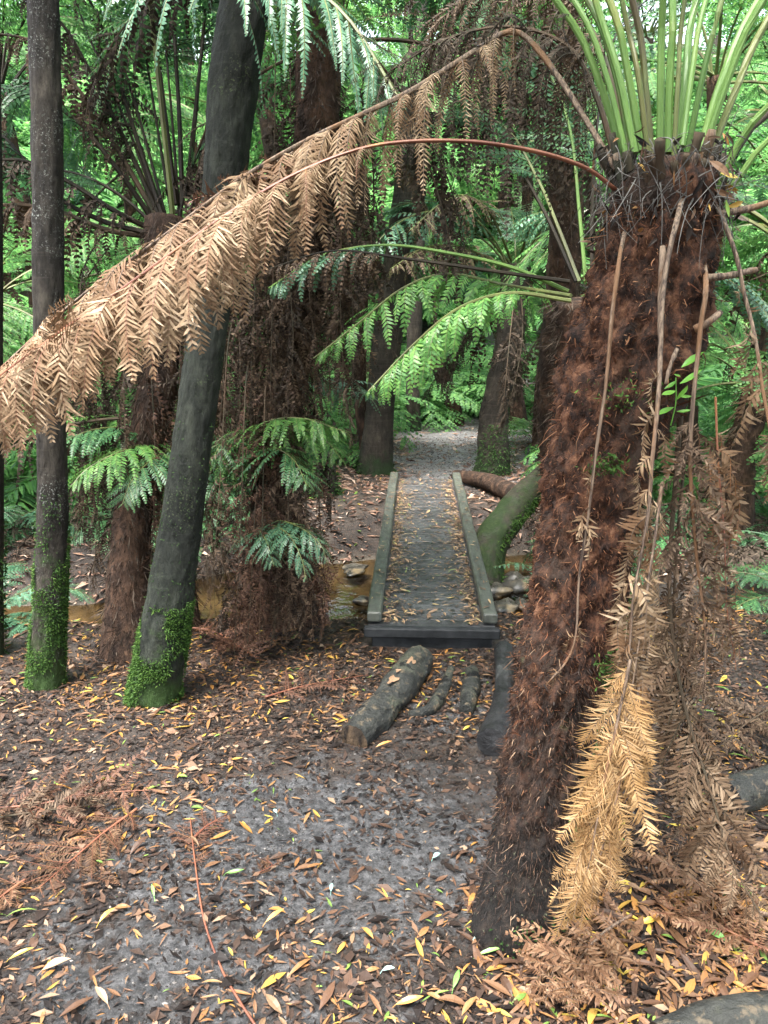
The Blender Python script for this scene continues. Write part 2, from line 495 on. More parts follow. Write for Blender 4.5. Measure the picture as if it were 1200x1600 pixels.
M['leaf_yellow'] = leaf_mat('leaf_yellow', [(0, (.55, .36, .05)), (1, (.62, .44, .08))], .15, .4, .5)
M['leaf_orange'] = leaf_mat('leaf_orange', [(0, (.48, .20, .05)), (1, (.55, .27, .07))], .15, .4, .5)
M['leaf_tan'] = leaf_mat('leaf_tan', [(0, (.34, .20, .11)), (1, (.42, .27, .16))], .15, .5, .4)

M['stalk_green'] = rough_mat('stalk_green', [(9, .55, .7, (0.125, 0.148, 0.039))], (60, .15, .002), (.4, .6), .25, (1, 1, .3), [(.3, (0.066, 0.130, 0.030)), (.7, (0.113, 0.196, 0.047))], 6)
M['stalk_deep'] = rough_mat('stalk_deep_green', [(9, .5, .62, (0.085, 0.088, 0.030))], (60, .2, .002), (.4, .6), .25, (1, 1, .3), [(.3, (0.043, 0.092, 0.022)), (.7, (0.076, 0.144, 0.036))], 6)
M['stalk_olive'] = rough_mat('stalk_olive', [(9, .5, .7, (.05, .035, .015))], (60, .2, .002), (.35, .55), .45, (1, 1, .3), [(.3, (.07, .085, .025)), (.7, (.13, .15, .045))], 6)
M['stalk_black'] = rough_mat('stalk_black', [], (60, .2, .002), (.45, .7), .15, (1, 1, .3), [(.3, (.010, .008, .006)), (.7, (.028, .022, .014))], 6)
M['stalk_rust'] = rough_mat('stalk_rust', [(12, .55, .68, (0.255, 0.112, 0.040))], (60, .2, .002), (.35, .6), .4, (1, 1, .3), [(.3, (0.119, 0.040, 0.024)), (.7, (0.204, 0.080, 0.044))], 6)
M['stalk_dead'] = rough_mat('stalk_dead', [(120, .52, .62, (0.036, 0.024, 0.019)), (14, .50, .60, (0.152, 0.080, 0.040))], (260, .8, .004), (.5, .8), .3, (1, 1, .05), [(.3, (0.072, 0.048, 0.036)), (.7, (0.224, 0.160, 0.112))], 170)
M['stalk_brown'] = rough_mat('stalk_brown', [], (70, .3, .003), (.6, .85), .12, (1, 1, .15), [(.3, (.035, .035, .024)), (.7, (.08, .052, .035))], 10)

M['fibre_trunk'] = rough_mat('fibrous_trunk', [(5, .52, .66, (.035, .02, .014)), (22, .60, .72, (.20, .085, .04))], (70, .9, .02), (.7, .95), .2, (1, 1, .6),
                             [(.28, (.03, .014, .009)), (.5, (.09, .036, .018)), (.72, (.16, .065, .03))], 16, bump2=(18, .7, .03))
M['fibre'] = leaf_mat('fibre_strands', g3((.016, .0075, .005), (.052, .0205, .011), (.118, .047, .023), (.26, .135, .072)), .1, .75, .2, objvar=0.05)
M['fern_trunk_dark'] = rough_mat('fern_trunk_dark', [(6, .5, .65, (.018, .012, .009)), (20, .6, .72, (.12, .07, .045))], (60, .9, .02), (.7, .95), .2, (1, 1, .5),
                                 [(.28, (.018, .011, .008)), (.5, (.045, .026, .017)), (.72, (.085, .048, .03))], 14, bump2=(16, .7, .03))
M['fern_trunk_foot'] = rough_mat('fern_trunk_foot', [(6, .5, .7, (.016, .013, .012)), (30, .6, .7, (.09, .075, .05))], (60, .8, .015), (.55, .85), .3, (1, 1, .6),
                                 [(.3, (.02, .016, .013)), (.7, (.05, .036, .028))], 14)
M['bark_lichen'] = bark_mat('bark_lichen', [(.3, (.016, .0135, .011)), (.5, (.038, .032, .025)), (.7, (.08, .068, .053))], (.30, .315, .285), (.03, .062, .014), .9)
M['bark_grey'] = bark_mat('bark_grey', [(.3, (.009, .0115, .009)), (.5, (.022, .026, .020)), (.7, (.048, .054, .041))], (.085, .11, .05), (.03, .062, .014), .55)
M['bark_dark'] = bark_mat('bark_dark', [(.3, (.018, .015, .011)), (.5, (.034, .027, .02)), (.7, (.06, .05, .036))], None, (.016, .034, .010), .5)
M['bark_far'] = bark_mat('bark_far', [(.3, (.05, .04, .03)), (.5, (.09, .072, .055)), (.7, (.14, .115, .09))], (.2, .22, .17), None)
M['wet_log'] = rough_mat('wet_log', [(5, .52, .62, (.055, .058, .042)), (24, .56, .64, (.10, .08, .055)), (9, .57, .62, (.006, .006, .006))], (50, .9, .02), (.45, .7), .25, (1, 1, 1),
                         [(.3, (.016, .017, .016)), (.7, (.045, .046, .040))], 9)
M['cut_wood'] = rough_mat('cut_wood', [(18, .5, .62, (.03, .022, .016))], (25, .6, .01), (.4, .7), .4, (1, 1, .25), [(.3, (.05, .036, .024)), (.7, (.15, .105, .065))], 9)
M['rot_wood'] = rough_mat('rotten_wood', [(20, .5, .6, (.012, .009, .007))], (40, .8, .02), (.5, .8), .25, (1, 1, .4), [(.36, (.03, .021, .014)), (.64, (.09, .06, .036))], 14)
M['bare_wood'] = rough_mat('bare_wood', [], (40, .4, .004), (.5, .7), .35, (1, 1, 1), [(.3, (.20, .12, .07)), (.7, (.30, .19, .115))], 12)
M['burnt_log'] = rough_mat('burnt_log', [(8, .56, .7, (.05, .052, .05))], (35, .7, .012), (.4, .65), .4, (1, 1, 1), [(.3, (.007, .007, .0075)), (.7, (.024, .024, .025))], 9)
M['stick'] = rough_mat('dark_stick', [], (60, .5, .004), (.45, .7), .4, (1, 1, 1), [(.3, (.022, .016, .013)), (.7, (.06, .045, .036))], 20)
M['pale_stick'] = rough_mat('pale_stick', [], (60, .5, .004), (.5, .8), .3, (1, 1, 1), [(.3, (.17, .125, .09)), (.7, (.30, .235, .175))], 20)
M['twig_grey'] = rough_mat('twig_grey', [], (60, .4, .002), (.5, .8), .3, (1, 1, 1), [(.3, (.07, .065, .06)), (.7, (.16, .15, .14))], 20)
M['mossy_log'] = rough_mat('mossy_log', [(5, .46, .58, (0.018, 0.033, 0.008)), (30, .54, .64, (0.032, 0.049, 0.013))], (45, .8, .012), (.6, .9), .3, (1, 1, 1),
                           [(.3, (.02, .018, .012)), (.7, (.05, .045, .028))], 9)
M['rock'] = rough_mat('creek_rock', [(6, .52, .64, (.20, .15, .085))], (30, .5, .01), (.22, .5), .5, (1, 1, 1), [(.3, (.03, .028, .024)), (.7, (.10, .09, .072))], 10)
M['deck'] = rough_mat('deck_boards', [(3.0, .50, .62, (.085, .085, .088)), (26, .56, .66, (.018, .016, .015))], (90, .55, .004), (.25, .55), .40, (1, 1, 1),
                      [(.3, (.028, .028, .030)), (.7, (.065, .065, .069))], 14)
M['kerb'] = rough_mat('kerb_timber', [(6, .5, .66, (0.072, 0.078, 0.060)), (40, .6, .7, (0.038, 0.041, 0.034))], (60, .35, .004), (.35, .6), .45, (3, 1, 1),
                      [(.3, (.042, .046, .040)), (.7, (.082, .087, .073))], 9)
M['beam'] = rough_mat('bearer_timber', [], (60, .4, .004), (.5, .7), .15, (1, 1, 1), [(.3, (.012, .013, .014)), (.7, (.03, .032, .034))], 9)


# ------------------------------------------------------------------ ground
def creek_lines(x):
    near = 4.55 + 0.10 * np.sin(x * 1.3) + 0.13 * np.clip(x, -3, 3) * 0.3 - 0.25 * sstep(0.4, 1.4, x)
    far = 6.15 + 0.12 * np.sin(x * 0.9 + 1) + 0.10 * np.clip(x, -2, 4) - 0.6 * sstep(-0.9, -2.2, x)
    return near, far


WATER_Z = -0.34


def gz(x, y):
    x = np.asarray(x, float); y = np.asarray(y, float)
    n, f = creek_lines(x)
    wob = 0.10 * vnoise(x * 2.2, y * 2.2, 0, 5)
    ch = sstep(n - 0.42, n + 0.12, y + wob) * (1 - sstep(f - 0.15, f + 0.45, y + wob))
    z = -0.44 * ch * (1 - .9 * sstep(1.2, 2.0, x))
    z = z + 0.05 * fbm(x * 0.7, y * 0.7, 0, 1, 3) + 0.022 * fbm(x * 3, y * 3, 0, 2, 3) * (1 - 0.5 * ch)
    far = sstep(6.4, 9.0, y)
    left = sstep(-0.2, -2.6, x) * sstep(6.2, 9.5, y)
    z = z + 0.30 * left + 0.10 * far * fbm(x * 0.5, y * 0.5, 0, 9, 3)
    z = z + np.maximum(y - 11.5, 0) * 0.46 * sstep(11.5, 18, y) * (1 - .75 * sstep(34, 60, y)) + 0.16 * np.maximum(np.abs(x - 0.5) - 5, 0) * sstep(3, 12, y)
    right = sstep(0.8, 2.6, x) * sstep(1.2, 2.6, y) * (1 - sstep(3.6, 4.3, y))
    return z + 0.06 * right


def axis(segs):
    out = [segs[0][0]]
    for a, b, st in segs:
        n = max(1, int(round((b - a) / st)))
        out += list(a + (b - a) * (np.arange(n) + 1) / n)
    return np.array(out)


gx = axis([(-70, -12, 2.0), (-12, -4, .4), (-4, -2, .08), (-2, 2.4, .018), (2.4, 4.5, .08), (4.5, 12, .4), (12, 70, 2.0)])
gy = axis([(-14, -1, .8), (-1, .9, .1), (.9, 4.6, .018), (4.6, 9, .045), (9, 14, .12), (14, 36, .5), (36, 90, 2.0)])
X, Y = np.meshgrid(gx, gy)
Z = gz(X, Y)
near_w = (np.exp(-((Y - 2.6) / 3.0) ** 2))
Z = Z + near_w * (0.006 * fbm(X * 12, Y * 12, 0, 3, 3) + 0.0035 * fbm(X * 45, Y * 45, 0, 4, 2))
mb = MB()
nx, ny = len(gx), len(gy)
i = np.arange(ny - 1)[:, None]; j = np.arange(nx - 1)[None]
q = np.stack(np.broadcast_arrays(i * nx + j, i * nx + j + 1, (i + 1) * nx + j + 1, (i + 1) * nx + j), -1).reshape(-1, 4)
mb.add(np.stack([X, Y, Z], -1).reshape(-1, 3), q)

# where the sandy bed, the grey trampled mud and the far gravel path lie
n_, f_ = creek_lines(X)
bed = sstep(n_ - 0.1, n_ + 0.15, Y) * (1 - sstep(f_ - 0.1, f_ + 0.15, Y)) * sstep(-0.25, -0.36, Z)
pc = G(485, 1330)
mud = np.exp(-(((X - pc[0]) / 0.72) ** 2 + ((Y - pc[1]) / 0.48) ** 2)) * 1.25
pc2 = G(300, 1520)
mud = np.maximum(mud, 0.85 * np.exp(-(((X - pc2[0]) / 0.65) ** 2 + ((Y - pc2[1]) / 0.45) ** 2)))
pc3 = G(690, 1100)
mud = np.maximum(mud, .7 * np.exp(-(((X - pc3[0]) / 0.4) ** 2 + ((Y - pc3[1]) / 0.35) ** 2)))
pathx = 0.80 + 0.20 * (Y - 8) + 0.01 * (Y - 8) ** 2
pathm = np.exp(-((X - pathx) / (0.72 + 0.36 * np.maximum(Y - 8, 0))) ** 4) * sstep(7.2, 8.0, Y) * (1 - sstep(15, 18, Y))


def mud_at(x, y):
    return np.maximum(np.exp(-(((x - pc[0]) / 0.72) ** 2 + ((y - pc[1]) / 0.48) ** 2)) * 1.2, 0.75 * np.exp(-(((x - pc2[0]) / 0.65) ** 2 + ((y - pc2[1]) / 0.45) ** 2)))


gm, nt, out = new_mat('forest_floor')
vec = coords(nt)
at = lambda n: nd(nt, 'ShaderNodeAttribute', attribute_name=n).outputs['Fac']
soil = ramp(nt, [(.36, (.011, .0085, .007)), (.5, (.029, .022, .0175)), (.64, (.064, .047, .036))], noise(nt, vec, 7, 8, .65)).outputs[0]
soil = mixc(nt, ramp(nt, [(.54, (0, 0, 0)), (.64, (1, 1, 1))], noise(nt, vec, 55, 5, .7)).outputs[0], soil, (.075, .042, .026))
soil = mixc(nt, ramp(nt, [(.60, (0, 0, 0)), (.68, (.8, .8, .8))], noise(nt, vec, 120, 3, .7)).outputs[0], soil, (.12, .08, .055))
grey = ramp(nt, [(.40, (.022, .0215, .0215)), (.5, (.064, .063, .064)), (.60, (.14, .137, .138))], noise(nt, vec, 34, 10, .80)).outputs[0]
mm = nd(nt, 'ShaderNodeMath', operation='MULTIPLY_ADD'); nt.links.new(noise(nt, vec, 9, 5, .6), mm.inputs[0]); mm.inputs[1].default_value = 2.4; mm.inputs[2].default_value = -1.25
ad = nd(nt, 'ShaderNodeMath', operation='ADD'); nt.links.new(mm.outputs[0], ad.inputs[0]); nt.links.new(at('mud'), ad.inputs[1])
mfac = ramp(nt, [(.25, (0, 0, 0)), (.75, (1, 1, 1))], ad.outputs[0]).outputs[0]
col = mixc(nt, mfac, soil, grey)
grav = ramp(nt, [(.38, (.055, .053, .053)), (.5, (.14, .134, .135)), (.62, (.28, .27, .265))], noise(nt, vec, 34, 8, .78)).outputs[0]
ad2 = nd(nt, 'ShaderNodeMath', operation='ADD'); nt.links.new(mm.outputs[0], ad2.inputs[0]); nt.links.new(at('path'), ad2.inputs[1])
col = mixc(nt, ramp(nt, [(.3, (0, 0, 0)), (.75, (1, 1, 1))], ad2.outputs[0]).outputs[0], col, grav)
sand = ramp(nt, [(.36, (.06, .05, .036)), (.5, (.135, .112, .08)), (.62, (.22, .185, .135))], noise(nt, vec, 5, 7, .6)).outputs[0]
col = mixc(nt, at('bed'), col, sand)
b = nd(nt, 'ShaderNodeBsdfPrincipled'); nt.links.new(col, b.inputs['Base Color']); b.inputs['Specular IOR Level'].default_value = 0.5
mr = nd(nt, 'ShaderNodeMapRange'); mr.inputs[1].default_value = .35; mr.inputs[2].default_value = .65; mr.inputs[3].default_value = .32; mr.inputs[4].default_value = .75
nt.links.new(noise(nt, vec, 6, 5, .6), mr.inputs[0]); nt.links.new(mr.outputs[0], b.inputs['Roughness'])
bn = nd(nt, 'ShaderNodeBump'); bn.inputs['Strength'].default_value = 1.0; bn.inputs['Distance'].default_value = .02
nt.links.new(noise(nt, vec, 70, 9, .78), bn.inputs['Height']); nt.links.new(bn.outputs[0], b.inputs['Normal'])
nt.links.new(b.outputs[0], out.inputs[0])
ground = struct(mb.build('ground', gm, smooth=True), 'dark muddy forest floor with leaf litter')
for nme, arr in (('bed', bed), ('mud', mud), ('path', pathm)):
    a = ground.data.attributes.new(nme, 'FLOAT', 'POINT'); a.data.foreach_set('value', arr.astype(np.float32).ravel())

# creek water: tea-coloured film, see-through, glossy at a slant
wm, nt, out = new_mat('creek_water')
tr = nd(nt, 'ShaderNodeBsdfTransparent'); tr.inputs[0].default_value = (.72, .62, .45, 1)
gl = nd(nt, 'ShaderNodeBsdfGlossy'); gl.inputs['Roughness'].default_value = .04
fr = nd(nt, 'ShaderNodeFresnel'); fr.inputs[0].default_value = 1.33
bn = nd(nt, 'ShaderNodeBump'); bn.inputs['Strength'].default_value = .25; bn.inputs['Distance'].default_value = .02
nt.links.new(noise(nt, coords(nt), 9, 3), bn.inputs['Height']); nt.links.new(bn.outputs[0], gl.inputs['Normal']); nt.links.new(bn.outputs[0], fr.inputs['Normal'])
mx = nd(nt, 'ShaderNodeMixShader'); nt.links.new(fr.outputs[0], mx.inputs[0]); nt.links.new(tr.outputs[0], mx.inputs[1]); nt.links.new(gl.outputs[0], mx.inputs[2])
nt.links.new(mx.outputs[0], out.inputs[0])
mb = MB()
mb.add([[-14, 3.9, WATER_Z], [14, 3.9, WATER_Z], [14, 7.2, WATER_Z], [-14, 7.2, WATER_Z]], [[0, 1, 2, 3]])
struct(mb.build('creek_water', wm), 'shallow tea-brown creek water')

# ------------------------------------------------------------------ leaf litter
hero_base = G(805, 1440)


def on_ground(x, y, lift=0.004):
    return np.stack([x, y, gz(x, y) + lift], -1)


BR_F = (G(572, 978, .11) + G(779, 986, .11)) / 2; BR_B = (G(610, 747, .11) + G(719, 749, .11)) / 2
BR_W = np.linalg.norm(G(572, 978, .11)[:2] - G(779, 986, .11)[:2])
BR_D = nrm((BR_B - BR_F) * [1, 1, 0]); BR_S = np.array([BR_D[1], -BR_D[0], 0]); BR_L = np.linalg.norm((BR_B - BR_F)[:2])


def not_on_bridge(x, y):
    dx, dy = x - BR_F[0], y - BR_F[1]
    u = dx * BR_D[0] + dy * BR_D[1]; v = dx * BR_S[0] + dy * BR_S[1]
    return ~((np.abs(v) < BR_W / 2 + .02) & (u > -0.02) & (u < BR_L + .02))


def scatter(n, x0, x1, y0, y1, dens=None, low=-.24):
    x = rng.uniform(x0, x1, n); y = y0 + (y1 - y0) * rng.random(n)
    k = not_on_bridge(x, y) & (gz(x, y) > low)
    if dens is not None: k &= rng.random(n) < dens(x, y)
    return x[k], y[k]


def litter(mb, x, y, L, Wd, lift=.004, tilt=.25, bend=.25, m=0, fold=.25, st=5, z=None):
    n = len(x)
    az = rng.uniform(0, 2 * PI, n)
    D = np.stack([np.cos(az), np.sin(az), rng.normal(0, tilt * .5, n)], -1)
    N = np.stack([rng.normal(0, tilt, n), rng.normal(0, tilt, n), np.ones(n)], -1)
    C = on_ground(x, y, lift) if z is None else np.stack([x, y, z], -1)
    C[:, 2] += np.abs(D[:, 2]) * L * .4 + rng.random(n) * .004
    leaves(mb, C, D, N, L, Wd, rng.normal(0.1, bend, n), m, fold, st)


clump = lambda x, y: np.clip(0.45 + 1.3 * fbm(x * 2.2, y * 2.2, 0, 31, 3), 0.05, 1)
dens1 = lambda x, y: np.clip(clump(x, y) * (1 - .55 * np.minimum(mud_at(x, y), 1)) + .25 * sstep(.5, 1.2, x), 0, 1)
mb = MB()
for n, (x0, x1, y0, y1), ls in ((22000, (-1.9, 2.2, 1.0, 4.3), .030), (2600, (-4.5, -1.9, 1.8, 4.6), .06), (1500, (2.2, 4.5, 1.8, 5), .06), (2200, (-1.4, 2.5, 6.2, 11), .05)):
    x, y = scatter(n, x0, x1, y0, y1, dens1)
    L = np.clip(rng.lognormal(math.log(ls), .45, len(x)), .012, .085)
    litter(mb, x, y, L, L * rng.uniform(.10, .32, len(x)), .004, .2, .28)
# deeper drift of leaves at the foot of the big fern
x, y = scatter(2200, .25, 1.5, 1.15, 2.0)
L = np.clip(rng.lognormal(math.log(.045), .4, len(x)), .02, .10)
litter(mb, x, y, L, L * rng.uniform(.10, .34, len(x)), .006, .28, .35)
tag(mb.build('leaf_litter', M['litter']), 'yellow orange and brown fallen leaves strewn over the dark mud', 'leaf litter', kind='stuff')

mb = MB()
dens2 = lambda x, y: np.clip(1.05 - .72 * np.minimum(mud_at(x, y), 1) + .8 * fbm(x * 3, y * 3, 0, 12, 3), .05, 1)
for n, box, ls in ((75000, (-1.9, 2.3, 1.0, 4.5), .019), (9000, (-5, -1.9, 1.8, 4.7), .025), (6000, (2.3, 5, 1.8, 5), .025), (9000, (.25, 1.7, 1.05, 2.2), .022)):
    x, y = scatter(n, *box, dens2)
    L = np.clip(rng.lognormal(math.log(ls), .5, len(x)), .006, .06)
    litter(mb, x, y, L, L * rng.uniform(.15, .6, len(x)), .002, .3, .2, st=3, fold=.1)
tag(mb.build('bark_debris', M['flake']), 'dark scraps of bark and rotted leaf pressed into the mud', 'ground litter', kind='stuff')

def crumbs(n, box, dens, s0):
    x, y = scatter(n, *box, dens); n = len(x)
    r = np.clip(rng.lognormal(math.log(s0), .5, n), .0012, .012)
    oct_ = np.array([[1, 0, 0], [0, 1, 0], [-1, 0, 0], [0, -1, 0], [0, 0, .8], [0, 0, -.8]])
    V = oct_[None] * r[:, None, None] * rng.uniform(.5, 1.3, (n, 6, 1)) + on_ground(x, y, .001)[:, None]
    F_ = np.array([[0, 1, 4], [1, 2, 4], [2, 3, 4], [3, 0, 4]])
    m = MB(); m.add(V.reshape(-1, 3), None, ((np.arange(n) * 6)[:, None, None] + F_[None]).reshape(-1, 3))
    return m


M['crumb'] = leaf_mat('soil_crumb', [(0, (.014, .011, .010)), (.35, (.035, .029, .025)), (.6, (.07, .062, .056)), (.8, (.12, .11, .102)), (.95, (.20, .185, .17))], 0.0, .7, .25, constant=True, objvar=0)
m1 = crumbs(26000, (-1.6, 1.6, 1.1, 4.2), lambda x, y: np.clip(.35 + mud_at(x, y), 0, 1), .0028)
m1.join(crumbs(9000, (-.6, 3.0, 7.2, 11), lambda x, y: np.ones_like(x) * .9, .007))
tag(m1.build('soil_crumbs', M['crumb']), 'grey grit and soil crumbs on the trodden mud', 'grit', kind='stuff')
mb = MB()
x, y = scatter(95000, -8.5, 6.5, 4.9, 13, lambda x, y: np.clip(.9 + fbm(x, y, 0, 3, 3), 0, 1) * (1 - .8 * np.exp(-((x - (.62 + .16 * (y - 8))) / (.5 + .15 * np.maximum(y - 8, 0))) ** 4)), -.345)
L = np.clip(rng.lognormal(math.log(.055), .5, len(x)), .015, .15)
litter(mb, x, y, L, L * rng.uniform(.12, .35, len(x)), .006, .35, .3, st=3, fold=.15)
tag(mb.build('bank_litter', M['redflake']), 'reddish brown bark and frond litter covering the bank behind the creek', 'bank litter', kind='stuff')

# ------------------------------------------------------------------ footbridge
bridge = thing('footbridge', 'narrow wet timber footbridge with low kerb rails crossing the creek', 'footbridge', (BR_F[0], BR_F[1], 0))


def bp(u, v, z):
    return BR_F * [1, 1, 0] + BR_D * u + BR_S * v + ZUP * z


def beam(mb, u0, u1, v0, v1, z0, z1, bev=.006, nu=1, jit=0.0, m=0):
    """bevelled timber in bridge coordinates"""
    sec = [(v0 + bev, z0), (v1 - bev, z0), (v1, z0 + bev), (v1, z1 - bev), (v1 - bev, z1), (v0 + bev, z1), (v0, z1 - bev), (v0, z0 + bev)]
    us = [u0, u0 + bev] + list(np.linspace(u0, u1, nu + 1)[1:-1]) + [u1 - bev, u1]
    V = []
    cv, cz = (v0 + v1) / 2, (z0 + z1) / 2
    for k, u in enumerate(us):
        e = k in (0, len(us) - 1)
        jv, jz = rng.normal(0, jit, 2)
        for (v, z) in sec:
            if e: v = cv + (v - cv) * (1 - 2 * bev / max(v1 - v0, .02)); z = cz + (z - cz) * (1 - 2 * bev / max(z1 - z0, .02))
            V.append(bp(u, v + jv, z + jz))
    n = len(us); Q = []
    for a in range(n - 1):
        for c in range(8): Q.append([a * 8 + c, a * 8 + (c + 1) % 8, (a + 1) * 8 + (c + 1) % 8, (a + 1) * 8 + c])
    k = len(V); V += [bp(us[0], cv, cz), bp(us[-1], cv, cz)]
    T = [[k, (c + 1) % 8, c] for c in range(8)] + [[k + 1, (n - 1) * 8 + c, (n - 1) * 8 + (c + 1) % 8] for c in range(8)]
    mb.add(V, Q, T, m)


DZ = 0.11
mb = MB()
npl = 36; pitch = (BR_L - .02) / npl
hw = BR_W / 2 - .012
for k in range(npl):
    dz = rng.normal(0, .0005); e = rng.normal(0, .004)
    u0 = .02 + k * pitch
    beam(mb, u0 + .0008, u0 + pitch - .0008 + rng.normal(0, .0005), -hw + e, hw + e, DZ - .035 + dz, DZ + dz, .0012)
mb.build('deck', M['deck'], bridge)
for sg in (-1, 1):
    mb = MB()
    v0, v1 = sorted((sg * (BR_W / 2 - .002), sg * (BR_W / 2 - .078)))
    beam(mb, .035, BR_L - .02, v0, v1, DZ + .016, DZ + .072, .008, nu=24, jit=.0018)
    r = mb.build('kerb_rail', M['kerb'], bridge)
    sp = MB()
    for u in np.linspace(.3, BR_L - .3, 5): beam(sp, u - .06, u + .06, v0 + .008, v1 - .008, DZ + .003, DZ + .0155, .003)
    sp.build('spacer_block', M['beam'], r)
mb = MB(); beam(mb, -.03, .018, -BR_W / 2 - .008, BR_W / 2 + .008, DZ - .045, DZ + .006, .006, 10, .001); mb.build('end_board', M['beam'], bridge)
mb = MB(); beam(mb, .0, .09, -BR_W / 2 + .03, BR_W / 2 - .03, DZ - .19, DZ - .047, .008); mb.build('end_beam', M['beam'], bridge)
mb = MB(); beam(mb, BR_L - .12, BR_L, -BR_W / 2 + .03, BR_W / 2 - .03, DZ - .19, DZ - .04, .008); mb.build('end_beam', M['beam'], bridge)
for sg in (-1, 1):
    mb = MB(); c = sg * (BR_W / 2 - .12); beam(mb, .095, BR_L - .125, c - .04, c + .04, DZ - .20, DZ - .038, .008); mb.build('bearer', M['beam'], bridge)

# leaves lying on the deck, drifted against the kerbs
mb = MB()
n = 3600
u = rng.uniform(.05, BR_L - .05, n); s = np.sign(rng.uniform(-1, 1, n))
v = s * (BR_W / 2 - .085 - np.abs(rng.exponential(.055, n)))
mid = rng.random(n) < .20; v = np.where(mid, rng.uniform(-.24, .24, n), v)
k = (np.abs(v) < BR_W / 2 - .09); u, v = u[k], v[k]
P = BR_F[None, :2] + BR_D[None, :2] * u[:, None] + BR_S[None, :2] * v[:, None]
L = np.clip(rng.lognormal(math.log(.026), .45, len(u)), .008, .07)
litter(mb, P[:, 0], P[:, 1], L, L * rng.uniform(.16, .34, len(u)), 0, .18, .25, z=np.full(len(u), DZ + .007))
n = 160
u = rng.uniform(.05, BR_L - .05, n); s = np.sign(rng.uniform(-1, 1, n)); v = s * (BR_W / 2 - .04 + rng.normal(0, .016, n))
P = BR_F[None, :2] + BR_D[None, :2] * u[:, None] + BR_S[None, :2] * v[:, None]
L = np.clip(rng.lognormal(math.log(.03), .4, n), .01, .06)
litter(mb, P[:, 0], P[:, 1], L, L * .2, 0, .1, .1, z=np.full(n, DZ + .076))
tag(mb.build('deck_leaves', M['deckleaf']), 'pale brown leaves drifted along both kerbs of the footbridge', 'leaf litter', kind='stuff')


# ------------------------------------------------------------------ trunks
def trunk_mesh(mb, p, r, ns=28, rings=120, seed=0, amp=.06, flare=0.0, fine=.02, m=0, ref=None, flutes=5):
    P, L = resample(p, rings)
    sg_ = np.concatenate([[0], np.cumsum(np.linalg.norm(np.diff(np.asarray(p, float), axis=0), axis=1))])
    if len(r) != len(sg_): r = np.interp(np.linspace(0, 1, len(sg_)), np.linspace(0, 1, len(r)), r)
    r = np.interp(np.linspace(0, sg_[-1], rings), sg_, r)

    def disp(th, uu):
        cx, sx = np.cos(th), np.sin(th)
        d = 1 + amp * fbm(cx * 1.5 + 7 * seed, sx * 1.5, uu * L * 3, seed, 3) * 2 + fine * fbm(cx * 6, sx * 6 + seed, uu * L * 22, seed + 3, 4) * 2
        if flare:
            e = np.exp(-uu * L / .13)
            d = d + flare * e * (1 + .5 * np.sin(th * flutes + seed))
        return d
    tube(mb, P, r, ns, m, True, ref, disp)
    return P, r * (1 + flare * np.exp(-np.linspace(0, 1, rings) * L / .13))


def tufts(mb, P, R, n, L, Wd, seed=0, spread=.7, u0=0, u1=1, az=None, dens=None, down=0.2, m=0):
    """many small leaf blades standing off a trunk surface"""
    R_ = np.random.default_rng(seed)
    u = u0 + (u1 - u0) * R_.random(n)
    x = u * (len(P) - 1); i = np.minimum(x.astype(int), len(P) - 2); f = (x - i)[:, None]
    c = P[i] * (1 - f) + P[i + 1] * f
    r = R[i] * (1 - f[:, 0]) + R[i + 1] * f[:, 0]
    th = R_.uniform(0, 2 * PI, n) if az is None else R_.normal(az[0], az[1], n)
    if dens is not None:
        k = R_.random(n) < dens(u, th); c, r, th, u = c[k], r[k], th[k], u[k]; n = len(c)
    o = np.stack([np.cos(th), np.sin(th), np.zeros(n)], -1)
    D = o + R_.normal(0, spread, (n, 3)) + np.array([0, 0, -down])
    l = L * np.clip(R_.lognormal(0, .4, n), .3, 2.5)
    leaves(mb, c + o * r[:, None] * .97 + nrm(D) * (l * .4)[:, None] + o * (r * .085)[:, None], D, R_.normal(0, 1, (n, 3)), l, Wd * np.ones(n), R_.normal(0, .4, n), m, .2, 3)


def tree(name, label, cat, pts, radii, mat, seed=0, flare=.3, ns=28, rings=140, moss=None, group=None, amp=.05, limbs=(), part='trunk', fine=.02):
    P0 = np.array(pts); P0 = np.vstack([P0[0] - nrm(P0[1] - P0[0]) * .15, P0])
    radii = [radii[0]] + list(radii)
    base = np.array([P0[1][0], P0[1][1], P0[1][2]])
    t = thing(name, label, cat, base, group)
    mb = MB()
    P, R = trunk_mesh(mb, P0, radii, ns, rings, seed, amp, flare, fine)
    mb.build(part, mat, t, True)
    for (u, pts2, r2) in limbs:
        b = MB(); k = int(u * (rings - 1))
        q = np.vstack([P[k], np.array(pts2)])
        trunk_mesh(b, q, r2, 16, 40, seed + 5, .05); b.build('limb', mat, t, True)
    if moss:
        for (n, u0, u1, L, mk, az) in moss:
            b = MB(); tufts(b, P, R, n, L, L * .45, seed + 9, .7, u0, u1, az,
                            dens=lambda u, th, a=u0, c=u1: np.clip(1.15 * (1 - (u - a) / (c - a)) + 1.5 * vnoise(np.cos(th) * 2.2, np.sin(th) * 2.2, u * 45, 4), .0, 1))
            b.build('moss', M[mk], t)
    return t, P, R


def up_px(pts):
    """trunk centre line from photo pixels: first on the ground, the rest on given distances"""
    out = []
    for px, py, y in pts: out.append(WY(px, py, y))
    return np.array(out)


def gbase(px, py):
    p = G(px, py); p[2] = gz(p[0], p[1]); return p


